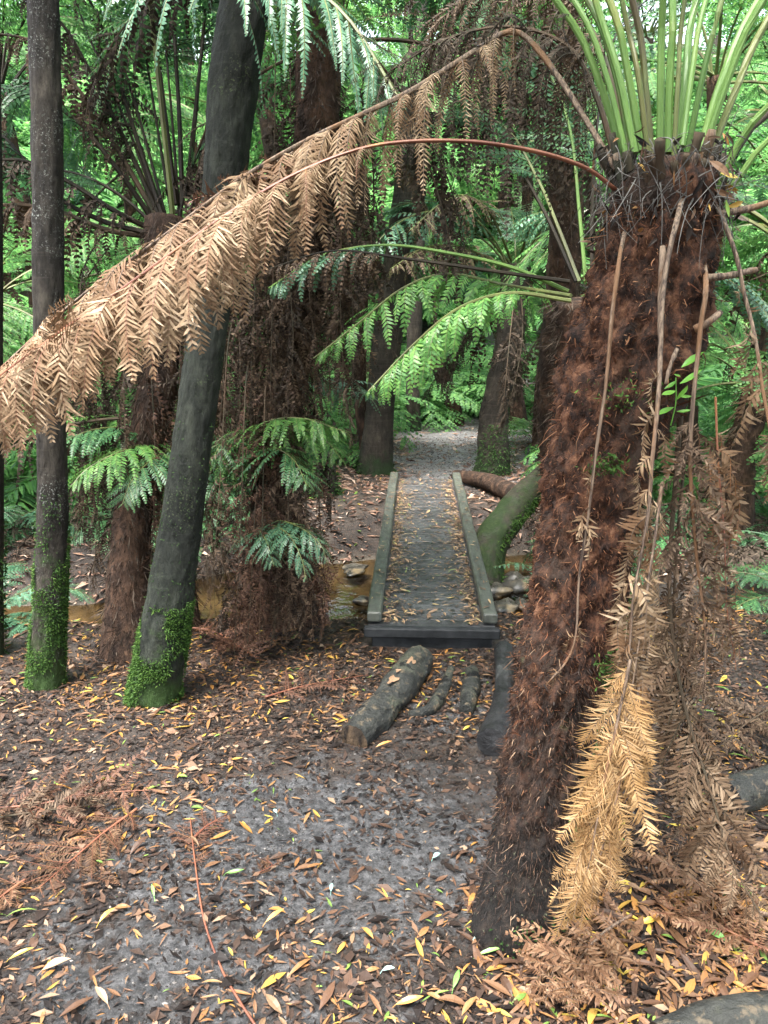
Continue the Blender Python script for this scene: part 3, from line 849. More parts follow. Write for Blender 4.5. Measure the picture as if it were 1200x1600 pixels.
T = {}
b = gbase(72, 1070)
T['t1'] = tree('tree', 'straight slim tree with white lichen flecks and a mossy green foot', 'tree',
               [b, WY(82, 800, b[1]), WY(76, 500, b[1] - .02), WY(74, 250, b[1]), WY(68, 0, b[1] + .02), WY(66, -350, b[1] + .05), WY(60, -800, b[1] + .1)],
               [.076, .064, .058, .060, .055, .05, .045], M['bark_lichen'], 1, .35, ns=56, rings=320, amp=.06, fine=.055, moss=[(16000, .01, .19, .011, 'moss', None), (5000, .05, .24, .010, 'moss_dark', None)])
b = gbase(240, 1092)
T['t2'] = tree('tree', 'dark grey leaning tree beneath the dead arching frond, thick moss collar on its foot', 'tree',
               [b, WY(258, 980, b[1]), WY(285, 800, b[1] + .03), WY(318, 560, b[1] + .06), WY(347, 320, b[1] + .12), WY(366, 120, b[1] + .15), WY(392, -60, b[1] + .2), WY(430, -350, b[1] + .4), WY(470, -800, b[1] + .7)],
               [.112, .102, .086, .078, .080, .098, .088, .08, .07], M['bark_grey'], 2, .12, ns=64, rings=340, amp=.04, fine=.045,
               moss=[(30000, .012, .125, .012, 'moss', None), (1500, .075, .35, .009, 'moss_dark', None)])
b = gbase(-14, 1025)
T['t0'] = tree('tree', 'dark mossy trunk cut off by the left edge of the photo', 'tree',
               [b, WY(-12, 700, b[1]), WY(-14, 380, b[1]), WY(-18, 0, b[1] + .1), WY(-20, -500, b[1] + .2)], [.06, .05, .048, .045, .04], M['bark_dark'], 3, .3,
               moss=[(1800, .01, .2, .02, 'moss_dark', None)])
for key, n_, sp_, c_ in (('t1', 5200, 1.25, (-1.9, 2.6, 5.6)), ('t2', 6000, 1.3, (-.5, 2.9, 5.9)), ('t0', 3000, 1.1, (-2.6, 3.4, 5.6))):  # crowns above the frame, put there to shade the foreground
    t, P, R = T[key]
    top = P[-1]; c_ = np.array(c_); mb = MB(); br = MB()
    for q in range(14):
        e = c_ + rng.normal(0, sp_ * .6, 3) * [1, 1, .5]
        tube(br, resample([top - [0, 0, .05 * q], (top + e) / 2 + [0, 0, .15], e], 8)[0], np.linspace(.022, .006, 8), 5)
        m_ = n_ // 14; c2 = e + rng.normal(0, .36, (m_, 3)) * [1, 1, .6]; L = rng.uniform(.05, .11, m_)
        leaves(mb, c2, rng.normal(0, 1, (m_, 3)), rng.normal(0, .6, (m_, 3)) + [0, 0, 1], L, L * .3, rng.normal(0, .3, m_), 0, .15, 3)
    br.build('branches', M['bark_dark'], t, True); mb.build('crown', M['green'], t)
b = gbase(586, 733)
T['t3'] = tree('tree', 'dark tree trunk at the far end of the footbridge, left side', 'tree',
               [b, WY(594, 640, b[1]), WY(604, 540, b[1]), WY(622, 420, b[1] + .1), WY(640, 250, b[1] + .2), WY(650, 0, b[1] + .3), WY(660, -300, b[1] + .4)],
               [.19, .155, .165, .16, .14, .12, .1], M['bark_dark'], 4, .35, moss=[(900, .0, .05, .05, 'moss_dark', None)])
b = gbase(645, 672)
T['t5'] = tree('tree', 'thin dark trunk behind the tree at the far bridge end', 'tree',
               [b, WY(645, 600, b[1]), WY(648, 500, b[1]), WY(655, 300, b[1]), WY(650, 0, b[1])], [.12, .10, .11, .09, .08], M['bark_dark'], 5, .3, rings=70)
b = gbase(712, 662)
T['t6'] = tree('dead_trunk', 'leaning broken brown trunk beside the far path', 'dead tree',
               [b, WY(705, 625, b[1]), WY(690, 585, b[1]), WY(676, 555, b[1])], [.13, .12, .115, .09], M['fern_trunk_dark'], 6, .2, rings=50)
b = gbase(505, 775)
T['stump'] = tree('stump', 'short mossy dark stump on the littered bank left of the footbridge', 'stump',
                  [b, WY(504, 740, b[1]), WY(503, 708, b[1])], [.15, .125, .12], M['bark_dark'], 7, .25, rings=40, moss=[(900, .1, .98, .04, 'moss_dark', None)])


# ------------------------------------------------------------------ fern fronds library
def frond_mesh(name, p, bm, sm, **kw):
    bl, st = frond(p, **kw)
    m = MB(); m.join(bl, m=0); m.join(st, m=1)
    return m.mesh(name, [bm, sm])


YS = (0, 1, 0)
LIB = {}


def lib(kind, n, make):
    LIB[kind] = [make(k) for k in range(n)]


def gfr(bm, sm, th0, th1, L, k, **kw):
    d = dict(r0=.011, npairs=26, plen=.36 * L / 1.6, start=.2, droop=.18, K=13, pl=.048 * L / 1.6, seed=k, side=YS, curl=.25, fill=.7)
    d.update(kw)
    return frond_mesh('frond', arc(th0, th1, L, sway=.12 * (k % 3 - 1)), bm, sm, **d)


lib('up', 3, lambda k: gfr(M['green'], M['stalk_olive'], 78 - 4 * k, -5 - 15 * k, 1.7, k))
lib('arch', 3, lambda k: gfr(M['green'], M['stalk_olive'], 58 - 6 * k, -38 - 8 * k, 1.6, 10 + k))
lib('low', 3, lambda k: gfr(M['green'], M['stalk_olive'], 30 - 8 * k, -60 - 5 * k, 1.5, 20 + k, droop=.3))
lib('hang', 5, lambda k: gfr(M['dead_brown'], M['stalk_brown'], 5 - 12 * k, -89 - (k % 2) * 3, 1.6, 30 + k, droop=.85, jit=.2, missing=.18, pl=.034, plen=.30, curl=.7, r0=.009, twist=.8, K=12, npairs=24))
MW = dict(npairs=28, K=12, ns=4, fill=.7, pl=.052)
lib('mid_up', 2, lambda k: gfr(M['green'], M['stalk_olive'], 70 - 8 * k, -15 - 15 * k, 1.6, 40 + k, **MW))
lib('mid_arch', 2, lambda k: gfr(M['green'], M['stalk_olive'], 48 - 8 * k, -42 - 15 * k, 1.6, 50 + k, **MW, droop=.25))
lib('mid_low', 2, lambda k: gfr(M['green'], M['stalk_olive'], 18 - 8 * k, -65 - 5 * k, 1.5, 60 + k, **MW, droop=.35))
lib('mid_hang', 3, lambda k: gfr(M['dead_brown'], M['stalk_brown'], 0 - 15 * k, -89, 1.6, 70 + k, droop=.85, jit=.2, missing=.2, pl=.034, plen=.28, curl=.7, twist=.8, npairs=18, K=7, ns=4))


def put(me, parent, name, loc, az, tilt=0., roll=0., sc=1., mats=None):
    o = link(name, me, parent)
    o.location = [float(a) for a in loc]
    o.rotation_euler = Euler((roll, tilt, az), 'XYZ')
    o.scale = (sc, sc, sc)
    if mats:
        for k, m in enumerate(mats):
            if m is not None:
                o.material_slots[k].link = 'OBJECT'; o.material_slots[k].material = m
    return o


def tree_fern(label, base, crown, r=(.10, .08, .09), live=18, dead=8, sc=1.0, seed=0, far=False, green='green', stalk='stalk_olive', deadm='dead_brown',
              trunk=True, az_ok=None, dead_sc=1.0, name='tree_fern', group=None, trunk_mat='fern_trunk_dark', shag=1500, mix=(.35, .4, .25), dead_z=(.02, .35), cat='tree fern'):
    R = np.random.default_rng(seed)
    base = np.asarray(base, float); crown = np.asarray(crown, float)
    t = thing(name, label, cat, base, group)
    rel = crown - base
    H = np.linalg.norm(rel)
    side = np.cross(nrm(rel), [.3, .9, .1]) * .03 * H
    p = np.array([base - nrm(rel) * .12, base + rel * .3 + side, base + rel * .65 - side * .4, crown])
    if trunk:
        mb = MB(); P, RR = trunk_mesh(mb, p, list(r), 20 if far else 32, 50 if far else 110, seed, .09, .35, .05)
        o = mb.build('trunk', M[trunk_mat], t, True)
        if shag:
            b = MB(); tufts(b, P, RR, shag, .05 if not far else .08, .006 if not far else .012, seed, .5, .02, 1, None, None, .9)
            b.build('fibre', M[deadm], o)
    pre = 'mid_' if far else ''
    ga = R.uniform(0, 6.28)
    cnt = 0; k = 0
    while cnt < live and k < live * 6:
        az = (ga + k * 2.39996) % (2 * PI); k += 1
        if az_ok is not None and not az_ok(az): continue
        kind = R.choice(['up', 'arch', 'low'], p=mix)
        me = LIB[pre + kind][R.integers(len(LIB[pre + kind]))]
        o_ = np.array([math.cos(az), math.sin(az), 0]) * r[-1] * .6
        put(me, t, 'frond', rel + o_ + [0, 0, R.uniform(-.05, .03)], az + R.normal(0, .1), R.normal(0, .1), R.normal(0, .12), sc * R.uniform(.82, 1.12), [M[green], M[stalk]])
        cnt += 1
    cnt = 0; k = 0
    while cnt < dead and k < dead * 6:
        az = (ga + 1 + k * 2.39996) % (2 * PI); k += 1
        if az_ok is not None and not az_ok(az): continue
        me = LIB[pre + 'hang'][R.integers(len(LIB[pre + 'hang']))]
        f = R.uniform(*dead_z)
        o_ = np.array([math.cos(az), math.sin(az), 0]) * r[-1] * .9
        put(me, t, 'dead_frond', rel * (1 - f) + o_, az + R.normal(0, .15), R.normal(0, .15), R.normal(0, .2), sc * dead_sc * R.uniform(.75, 1.15), [M[deadm], M['stalk_brown']])
        cnt += 1
    return t


def special(t, pts, bm, sm, name='frond', split=False, **kw):
    """one frond of plant t on its own measured curve"""
    if split: kw.setdefault('rib', True)
    bl, st = frond(np.asarray(pts), **kw)
    if split:
        o = bl.build(name, bm, t)
        st.build('rachis', sm, o, True, origin=wloc(t))
        return o
    m = MB(); m.join(bl, m=0); m.join(st, m=1)
    return m.build(name, [bm, sm], t)


# ------------------------------------------------------------------ the big tree fern
hb = np.array([hero_base[0], hero_base[1], gz(hero_base[0], hero_base[1])])
hero = thing('tree_fern', 'large leaning tree fern with rust red fibrous trunk and bright green stalks', 'tree fern', hb)
HD = lambda py: np.interp(py, [260, 1440], [1.80, 2.22])
sil = [(330, 952, 1130), (400, 930, 1122), (480, 906, 1112), (540, 884, 1096), (600, 868, 1072), (660, 857, 1040), (720, 848, 1016), (800, 838, 1002), (920, 824, 976), (1050, 802, 946),
       (1200, 779, 914), (1300, 764, 898), (1380, 748, 888), (1430, 736, 880)]
sil = sil[::-1]
cpt = [W((a + c) / 2, y, HD(y)) for y, a, c in sil]; crd = [(c - a) / 2 / F * HD(y) * .90 for y, a, c in sil]
cpt = [cpt[0] - np.array([0, 0, .1])] + cpt + [W(1042, 290, 1.8), W(1042, 262, 1.8)]
crd = [crd[0]] + crd + [.115, .06]
Pc, Lc = resample(cpt, 300)
seg = np.concatenate([[0], np.cumsum(np.linalg.norm(np.diff(np.array(cpt), axis=0), axis=1))])
Rc = np.interp(np.linspace(0, seg[-1], 300), seg, crd)


def hdisp(th, u):
    c, s = np.cos(th), np.sin(th)
    z = u * Lc
    low = sstep(.30, .05, u)
    d = 1 + .10 * fbm(c * 2, s * 2, z * 5, 3, 3) + (.30 * (1 - .85 * low)) * fbm(c * 5, s * 5, z * 17, 5, 5) + .07 * fbm(c * 22, s * 22, z * 70, 6, 2)
    d = d + .28 * np.exp(-np.maximum(u * Lc - .1, 0) / .09) * (.55 + .45 * np.sin(3 * th + 1))
    return d


mb = MB(); tube(mb, Pc, Rc, 120, 0, True, None, hdisp)
# foot of the trunk is bare and nearly black
htm, nt, out = new_mat('big_fern_trunk')
vec = coords(nt, (1, 1, .7)); v2 = coords(nt)
col = ramp(nt, [(.38, (.009, .005, .004)), (.48, (.036, .0165, .0105)), (.56, (.090, .038, .020)), (.66, (.16, .078, .044))], noise(nt, vec, 30, 8, .7)).outputs[0]
col = mixc(nt, ramp(nt, [(.47, (0, 0, 0)), (.60, (.85, .85, .85))], noise(nt, v2, 4, 4)).outputs[0], col, (.040, .026, .019))
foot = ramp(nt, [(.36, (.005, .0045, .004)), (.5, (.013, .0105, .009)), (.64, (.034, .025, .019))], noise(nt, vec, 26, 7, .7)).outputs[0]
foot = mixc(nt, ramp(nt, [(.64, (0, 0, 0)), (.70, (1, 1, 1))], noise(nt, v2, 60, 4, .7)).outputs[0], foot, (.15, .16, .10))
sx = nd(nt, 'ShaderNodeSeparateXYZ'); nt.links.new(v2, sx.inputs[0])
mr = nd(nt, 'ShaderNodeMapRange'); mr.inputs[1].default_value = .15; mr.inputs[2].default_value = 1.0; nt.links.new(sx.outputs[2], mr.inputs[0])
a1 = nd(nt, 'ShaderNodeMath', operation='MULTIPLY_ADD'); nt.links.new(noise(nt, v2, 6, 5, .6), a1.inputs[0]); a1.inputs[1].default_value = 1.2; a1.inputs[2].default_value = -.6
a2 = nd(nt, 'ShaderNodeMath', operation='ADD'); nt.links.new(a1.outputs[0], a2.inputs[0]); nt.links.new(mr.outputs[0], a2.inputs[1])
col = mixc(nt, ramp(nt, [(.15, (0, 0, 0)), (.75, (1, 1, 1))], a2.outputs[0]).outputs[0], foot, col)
mo = ramp(nt, [(.60, (0, 0, 0)), (.68, (1, 1, 1))], noise(nt, v2, 4.2, 5, .7)).outputs[0]
col = mixc(nt, mixc(nt, .45, (0, 0, 0), mo), col, (.06, .085, .025))
b = nd(nt, 'ShaderNodeBsdfPrincipled'); nt.links.new(col, b.inputs['Base Color']); b.inputs['Roughness'].default_value = .8; b.inputs['Specular IOR Level'].default_value = .25
bn = nd(nt, 'ShaderNodeBump'); bn.inputs['Strength'].default_value = .9; bn.inputs['Distance'].default_value = .012
nt.links.new(noise(nt, vec, 90, 7, .75), bn.inputs['Height']); nt.links.new(bn.outputs[0], b.inputs['Normal']); nt.links.new(b.outputs[0], out.inputs[0])
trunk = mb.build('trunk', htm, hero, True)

# matted fibres
mb = MB()
R_ = np.random.default_rng(4)
n = 36000
u = .08 + .89 * R_.random(n) ** .75; u = u[R_.random(n) < sstep(.16, .50, u)]; n = len(u); x = u * 299; i = np.minimum(x.astype(int), 298); c = Pc[i]
th = R_.uniform(0, 2 * PI, n)
t_, a_, b_ = frames(Pc)
o = a_[i] * np.cos(th)[:, None] + b_[i] * np.sin(th)[:, None]
d0 = nrm(o * .55 + R_.normal(0, .55, (n, 3)) + np.array([0, 0, -.25]))
d1 = nrm(d0 + R_.normal(0, .7, (n, 3)) + np.array([0, 0, -.5]))
rr = Rc[i] * hdisp(th, u)
L = .012 * R_.lognormal(0, .55, n)
K = 4
k = np.linspace(0, 1, K)[None, :, None]
P = (c + o * (rr * .985)[:, None])[:, None] + L[:, None, None] * (d0[:, None] * k + (d1 - d0)[:, None] * k * k * .8)
S = nrm(np.cross(d0, R_.normal(0, 1, (n, 3))))[:, None] * (.0008 * np.array([1, .9, .7, .25]))[None, :, None] * R_.lognormal(0, .4, n)[:, None, None]
ribbons(mb, P, S)
n = 1300                                              # torn scales and frond bases matted into it
u = R_.uniform(.30, .97, n); x = u * 299; i = np.minimum(x.astype(int), 298); th = R_.uniform(0, 2 * PI, n)
o = a_[i] * np.cos(th)[:, None] + b_[i] * np.sin(th)[:, None]; rr = Rc[i] * hdisp(th, u)
L = .017 * R_.lognormal(0, .5, n)
dd = nrm(o * .5 + R_.normal(0, .5, (n, 3)) + [0, 0, -.35])
leaves(mb, Pc[i] + o * (rr * .99)[:, None] + dd * (L * .4)[:, None], dd, o + R_.normal(0, .5, (n, 3)), L, L * R_.uniform(.06, .16, n), R_.normal(0, .6, n), 0, .3, 5)
mb.build('fibre', M['fibre'], trunk, origin=wloc(hero))

mb = MB(); n = 16000                                   # short dark rootlets over the foot
u = R_.uniform(.0, .45, n); x = u * 299; i = np.minimum(x.astype(int), 298); th = R_.uniform(0, 2 * PI, n)
o = a_[i] * np.cos(th)[:, None] + b_[i] * np.sin(th)[:, None]; rr = Rc[i] * hdisp(th, u)
d0 = nrm(o * .35 + R_.normal(0, .35, (n, 3)) + [0, 0, -.8]); L = .013 * R_.lognormal(0, .5, n); k = np.linspace(0, 1, 4)[None, :, None]
P = (Pc[i] + o * (rr * .99)[:, None])[:, None] + L[:, None, None] * (d0[:, None] * k + R_.normal(0, .3, (n, 1, 3)) * k * k)
S = nrm(np.cross(d0, R_.normal(0, 1, (n, 3))))[:, None] * (.0008 * np.array([1, .9, .7, .3]))[None, :, None] * R_.lognormal(0, .4, n)[:, None, None]
ribbons(mb, P, S)
mb.build('rootlets', M['flake'], trunk, origin=wloc(hero))
# moss on the trunk's right flank and small green patches
for az, sd, u0, u1, n, L, mk in ((-.35, .22, .16, .30, 1600, .016, 'moss'), (-.2, .25, .30, .55, 900, .012, 'moss_dark'), (-1.7, .16, .66, .69, 160, .014, 'moss'), (-.9, .14, .40, .45, 160, .012, 'moss'), (-1.2, .5, .02, .1, 160, .012, 'moss_dark'), (-1.75, .3, .73, .78, 120, .011, 'moss')):
    mb = MB(); tufts(mb, Pc, Rc * 1.14, int(n * 1.6), L, L * .45, int(u0 * 100), .7, u0, u1, (az, sd), lambda u, th, a=u0, c=u1: np.exp(-((u - (a + c) / 2) / ((c - a) * .33)) ** 2), .1)
    mb.build('moss', M[mk], hero)

# crown litter: tangled twigs, torn scales, dead leaves caught among the stalks
cc = W(1042, 265, 1.80)
for k in range(46):                                   # old stalk bases packed round the crown
    a0 = k * 2.39996; rr_ = .065 + .055 * ((k * .618) % 1)
    p0 = cc + [math.cos(a0) * rr_, math.sin(a0) * rr_, -.07]
    dd_ = nrm(np.array([math.cos(a0) * .45, math.sin(a0) * .45, 1]) + R_.normal(0, .12, 3)); ll = R_.uniform(.07, .15)
    mb = MB(); tube(mb, resample([p0, p0 + dd_ * ll * .5, p0 + dd_ * ll + R_.normal(0, .006, 3)], 8)[0], np.linspace(.014, .009, 8) * (1 + .15 * R_.normal(0, 1, 8)), 9)
    mb.build('stalk_base', M[['stalk_brown', 'stalk_black', 'stalk_dead', 'stalk_brown'][k % 4]], hero, True)
mb = MB(); n = 420
th = R_.uniform(0, 2 * PI, n); zz = R_.uniform(-.10, .05, n)
o = np.stack([np.cos(th), np.sin(th), np.zeros(n)], -1)
c = cc + o * R_.uniform(.10, .165, n)[:, None] + np.stack([zz * 0, zz * 0, zz], -1)
tg = np.stack([-np.sin(th), np.cos(th), np.zeros(n)], -1)
d = nrm(tg * R_.choice([-1, 1], n)[:, None] * R_.uniform(.2, 1, n)[:, None] + R_.normal(0, .35, (n, 3)) + np.array([0, 0, -.45]) + o * .08)
L = R_.uniform(.03, .10, n); K = 6; k = np.linspace(0, 1, K)[None, :, None]
P = c[:, None] + L[:, None, None] * (d[:, None] * k + (R_.normal(0, .5, (n, 3)) + [0, 0, -.45] - o * .35)[:, None] * k * k)
tubes(mb, P, np.linspace(.0014, .0005, K)[None] * R_.uniform(.5, 1.4, n)[:, None])
mb.build('crown_twigs', M['twig_grey'], hero)
mb = MB(); n = 260
th = R_.uniform(0, 2 * PI, n); o = np.stack([np.cos(th), np.sin(th), np.zeros(n)], -1)
c = cc + o * R_.uniform(.10, .17, n)[:, None] + np.stack([0 * th, 0 * th, R_.uniform(-.18, .06, n)], -1)
L = R_.uniform(.015, .05, n)
leaves(mb, c, nrm(o * .3 + R_.normal(0, .5, (n, 3)) + [0, 0, -.6]), o + R_.normal(0, .5, (n, 3)), L, L * R_.uniform(.1, .3, n), R_.normal(0, .4, n))
mb.build('crown_scales', M['flake'], hero)
mb = MB(); n = 46
th = R_.uniform(0, 2 * PI, n); o = np.stack([np.cos(th), np.sin(th), np.zeros(n)], -1)
c = cc + o * R_.uniform(.12, .18, n)[:, None] + np.stack([0 * th, 0 * th, R_.uniform(-.16, .07, n)], -1)
L = R_.uniform(.025, .06, n)
leaves(mb, c, nrm(o * .4 + R_.normal(0, .5, (n, 3)) + [0, 0, -.5]), o + R_.normal(0, .5, (n, 3)), L, L * R_.uniform(.12, .35, n), R_.normal(0, .5, n))
mb.build('caught_leaves', M['litter'], hero)

# green stalks rising out of the crown and arching away above
stipes = [((975, 240), (930, 110), (868, 0), .0105, 'g'), ((985, 226), (960, 110), (912, -10), .009, 'g'), ((992, 226), (965, 110), (927, -10), .010, 'g'), ((1002, 222), (980, 110), (952, 0), .011, 'g'),
          ((1020, 262), (1008, 130), (988, 0), .010, 'o'), ((1031, 225), (1033, 110), (1036, 0), .010, 'g'), ((1043, 225), (1047, 110), (1051, 0), .011, 'g'), ((1060, 222), (1072, 110), (1088, 0), .0115, 'g'),
          ((1066, 215), (1082, 110), (1103, 0), .008, 'g'), ((1088, 245), (1130, 120), (1186, 0), .0125, 'g'), ((1100, 255), (1150, 140), (1206, 20), .011, 'o'), ((1118, 285), (1160, 215), (1215, 150), .009, 'g'),
          ((1132, 292), (1170, 258), (1220, 200), .0085, 'g'), ((1124, 270), (1160, 222), (1210, 172), .009, 'k')]
stipes += [((980, 235), (945, 110), (893, -5), .008, 'g'), ((1012, 224), (996, 110), (972, 0), .008, 'd'), ((1074, 225), (1098, 120), (1128, 0), .009, 'g'), ((1094, 240), (1140, 120), (1200, -10), .009, 'g'), ((1052, 240), (1060, 120), (1070, 0), .007, 'o')]
for k, (a, b_, c, r, kind) in enumerate(stipes):
    r = r * .86
    dd = 1.80 + .07 * math.sin(k * 2.1)
    p0 = W(a[0], a[1] + 14, dd + .01); p1 = W(b_[0], b_[1], dd + .03 * math.sin(k)); p2 = W(c[0], c[1], dd + .07 * math.sin(k))
    dr = nrm(p2 - p1); hz = np.array([dr[0], .75 * math.sin(k * 2.4), 0]); hz = hz / max(np.linalg.norm(hz), .2)
    p3 = p2 + dr * .5 + hz * .12; p4 = p3 + dr * .35 + hz * .4 + [0, 0, -.05]; p5 = p4 + hz * .5 + [0, 0, -.06]; p6 = p5 + hz * .45 + [0, 0, -.3]
    special(hero, [p0, p1, p2, p3, p4, p5, p6], M['green_fresh'], M[{'g': 'stalk_green', 'o': 'stalk_olive', 'k': 'stalk_black', 'd': 'stalk_deep'}['d' if kind == 'g' and k % 3 == 1 else kind]], 'frond', r0=r, npairs=24, plen=.34, start=.42, droop=.15,
            K=12, pl=.045, seed=k, side=None, tip_r=.25, ns=8)
# pale seedling growing from the trunk
mb = MB(); sc_ = W(1058, 610, 1.74)
for k in range(9):
    az = k * 2.4; dv = np.array([math.cos(az) * .8, -.35 + .4 * math.sin(az), .15 + .5 * math.sin(az * 1.7)])
    l = .032 + .012 * (k % 3)
    leaves(mb, np.array([sc_ + [0, 0, .012 * (k - 4)] + nrm(dv) * l * .6]), np.array([dv]), np.array([[0, -.6, .8]]), np.array([l]), np.array([l * .33]), np.array([-.2]))
tube(mb, resample([W(1048, 665, 1.77), W(1056, 630, 1.75), W(1056, 590, 1.735)], 8)[0], .0015, 5)
mb.build('seedling', M['seedling'], hero)

# --- dead fronds of the big fern
# long dry frond: green stalk up and over, then the tan arch across the picture
A = curve([(962, 265, 1.80), (905, 172, 1.84), (845, 85, 1.87), (800, 50, 1.88), (740, 82, 1.88), (640, 143, 1.86), (500, 208, 1.83), (380, 275, 1.80), (250, 370, 1.76), (120, 470, 1.72), (20, 560, 1.68), (-60, 640, 1.66)])
special(hero, A, M['dead_tan'], M['stalk_dead'], 'dead_frond', True, r0=.0070, npairs=40, plen=.29, start=.21, droop=.97, K=26, pl=.060, seed=3, side=(-.1, -.95, .1), curl=.5, jit=.11, missing=.08, beta=42, fill=.52,
        plq=([0, .2, .36, .46, 1], [.40, .55, .85, 1, 1]), prof=([0, .1, .22, .4, .6, .85, 1], [.75, .8, .85, 1, 1, .8, .5]), ang=76, twist=.40, M=90, tip_r=.2)['label'] = 'long tan dried frond arching across the path'
B_ = curve([(962, 296, 1.77), (915, 262, 1.75), (830, 235, 1.73), (720, 220, 1.72), (590, 226, 1.71), (480, 262, 1.70), (380, 318, 1.68), (270, 395, 1.66), (160, 475, 1.63), (60, 545, 1.60), (-30, 610, 1.58)])
special(hero, B_, M['dead_tan'], M['stalk_rust'], 'dead_frond', True, r0=.0045, npairs=30, plen=.25, start=.38, droop=.95, K=24, pl=.058, seed=8, side=(-.1, -.95, .1), curl=.5, jit=.13, missing=.1, plq=([0, .2, .35, 1], [.4, .6, 1, 1]), beta=42, fill=.52,
        prof=([0, .08, .3, .6, .85, 1], [.35, .55, .95, 1, .8, .5]), ang=74, twist=.4, M=80, tip_r=.3, gap=(.4, .5, .6))['label'] = 'dried frond with smooth rust brown stalk'
special(hero, curve([(520, 205, 1.90), (470, 232, 1.89), (420, 262, 1.87), (300, 345, 1.84), (180, 435, 1.80), (80, 520, 1.76), (0, 590, 1.72)]), M['dead_tan'], M['stalk_dead'], 'dead_frond', r0=.004, npairs=26, plen=.24, start=.02, droop=.62, K=22,
        pl=.052, seed=14, side=(-.1, -.95, .1), curl=.5, jit=.14, missing=.12, beta=42, fill=.52, ang=50, twist=.3, M=70)
for k_, (pts_, mk_) in enumerate((([(968, 275, 1.95), (935, 160, 2.0), (890, 75, 2.03), (800, 42, 2.06), (700, 60, 2.08), (610, 110, 2.1)], 'dead_dark'), ([(990, 260, 2.0), (955, 120, 2.1), (905, 20, 2.2), (820, -20, 2.3), (740, 0, 2.35), (670, 40, 2.4)], 'dead_brown'))):
    special(hero, curve(pts_), M[mk_], M['stalk_brown'], 'dead_frond', r0=.008, npairs=30, plen=.40, start=.30, droop=.97, K=34, pl=.024, seed=340 + k_, side=(-.2, -.9, .1), curl=.8, jit=.16, twist=.9, ang=80, missing=.08, fill=.45,
            prof=([0, .15, .5, 1], [.5, .95, 1, .7]), M=70, tip_r=.3)
# rusty side pinnae standing up on the arch
special(hero, curve([(470, 250, 1.86), (400, 290, 1.85), (350, 318, 1.84), (300, 350, 1.83)]), M['dead_rust'], M['stalk_rust'], 'dead_frond', r0=.003, npairs=12, plen=.10, start=.05, droop=.3, K=12, pl=.03,
        seed=12, side=(0, -.6, .8), curl=.5, jit=.2, twist=.5)
# golden frond hanging against the trunk, thick at the bottom
D1 = curve([(1070, 300, 1.74), (1058, 345, 1.655), (1040, 420, 1.64), (1028, 560, 1.63), (1020, 700, 1.63), (1008, 860, 1.65), (985, 1030, 1.68), (955, 1180, 1.70), (925, 1310, 1.73), (903, 1400, 1.76)])
o = special(hero, D1[:7], M['dead_tan'], M['stalk_dead'], 'dead_frond', True, r0=.0058, npairs=9, plen=.16, start=.42, hook=2.6, K=17, pl=.040, beta=32, fill=.75, lift=.2, seed=21, side=(1, -.2, 0), curl=.6, jit=.2, missing=.2, twist=.5, tip_r=.3,
            prof=([0, .3, 1], [.5, .8, 1]))
o['label'] = 'dried frond hanging down the trunk with ragged leaflets'
o = special(hero, D1[6:], M['dead_gold'], M['stalk_dead'], 'dead_frond', True, r0=.0038, npairs=19, plen=.205, start=.0, droop=.62, K=28, pl=.062, seed=22, side=(1, -.15, 0), curl=.5, jit=.13, ang=38, twist=.25, lift=.16, beta=46,
            prof=([0, .15, .5, .8, 1], [.50, .85, 1, .9, .5]), fill=.6)
o['label'] = 'thick golden dried frond hanging to the ground'
special(hero, curve([(1005, 1040, 1.71), (985, 1140, 1.71), (960, 1260, 1.72), (925, 1380, 1.75)]), M['dead_gold'], M['stalk_dead'], 'dead_frond', r0=.0035, npairs=12, plen=.20, start=.08, droop=.6, K=24, pl=.058, fill=.6, seed=23,
        side=(1, -.05, .1), curl=.5, jit=.12, ang=40, twist=.35, beta=46, lift=.1)
special(hero, curve([(1034, 760, 1.65), (1022, 850, 1.65), (1005, 960, 1.67), (985, 1090, 1.70), (965, 1200, 1.72)]), M['dead_tan'], M['stalk_dead'], 'dead_frond', r0=.0035, npairs=9, plen=.15, start=.02, hook=2.4, K=16, pl=.040, fill=.75, seed=24,
        side=(1, -.1, .1), curl=.7, jit=.16, ang=62, twist=.5, beta=36, lift=.15)
# bare broken stalk with a few curled leaflets
o = special(hero, curve([(975, 365, 1.74), (968, 400, 1.665), (956, 490, 1.66), (945, 620, 1.68), (928, 760, 1.74), (908, 890, 1.80), (890, 1010, 1.84), (850, 1068, 1.85)]), M['dead_tan'], M['stalk_dead'], 'dead_frond', True, r0=.0046, npairs=9, plen=.085,
            start=.45, hook=3, K=11, pl=.026, fill=.75, seed=25, side=(1, -.2, 0), curl=.8, jit=.25, missing=.55, twist=.9, tip_r=.3)
o['label'] = 'bare broken frond stalk with a few curled leaflets'
# brown frond to the right of it
o = special(hero, curve([(1098, 400, 1.78), (1104, 445, 1.70), (1096, 520, 1.70), (1084, 640, 1.72), (1078, 780, 1.78), (1088, 900, 1.84), (1100, 1010, 1.88), (1108, 1100, 1.9)]), M['dead_brown'], M['stalk_dead'], 'dead_frond', True, r0=.0058, npairs=26, plen=.15, fill=.65,
            start=.36, droop=.75, K=14, pl=.024, seed=26, side=(1, -.1, 0), curl=.6, jit=.2, twist=.7, tip_r=.25)
o = special(hero, curve([(1100, 300, 1.80), (1124, 330, 1.72), (1150, 400, 1.70), (1166, 480, 1.69), (1182, 560, 1.68), (1202, 660, 1.68), (1225, 780, 1.7)]), M['dead_tan'], M['stalk_dead'], 'dead_frond', True, r0=.0052, npairs=12, plen=.11, start=.35, hook=3, K=12,
            pl=.028, fill=.75, seed=27, side=(1, -.1, 0), curl=.8, jit=.25, missing=.4, twist=.9, tip_r=.4)
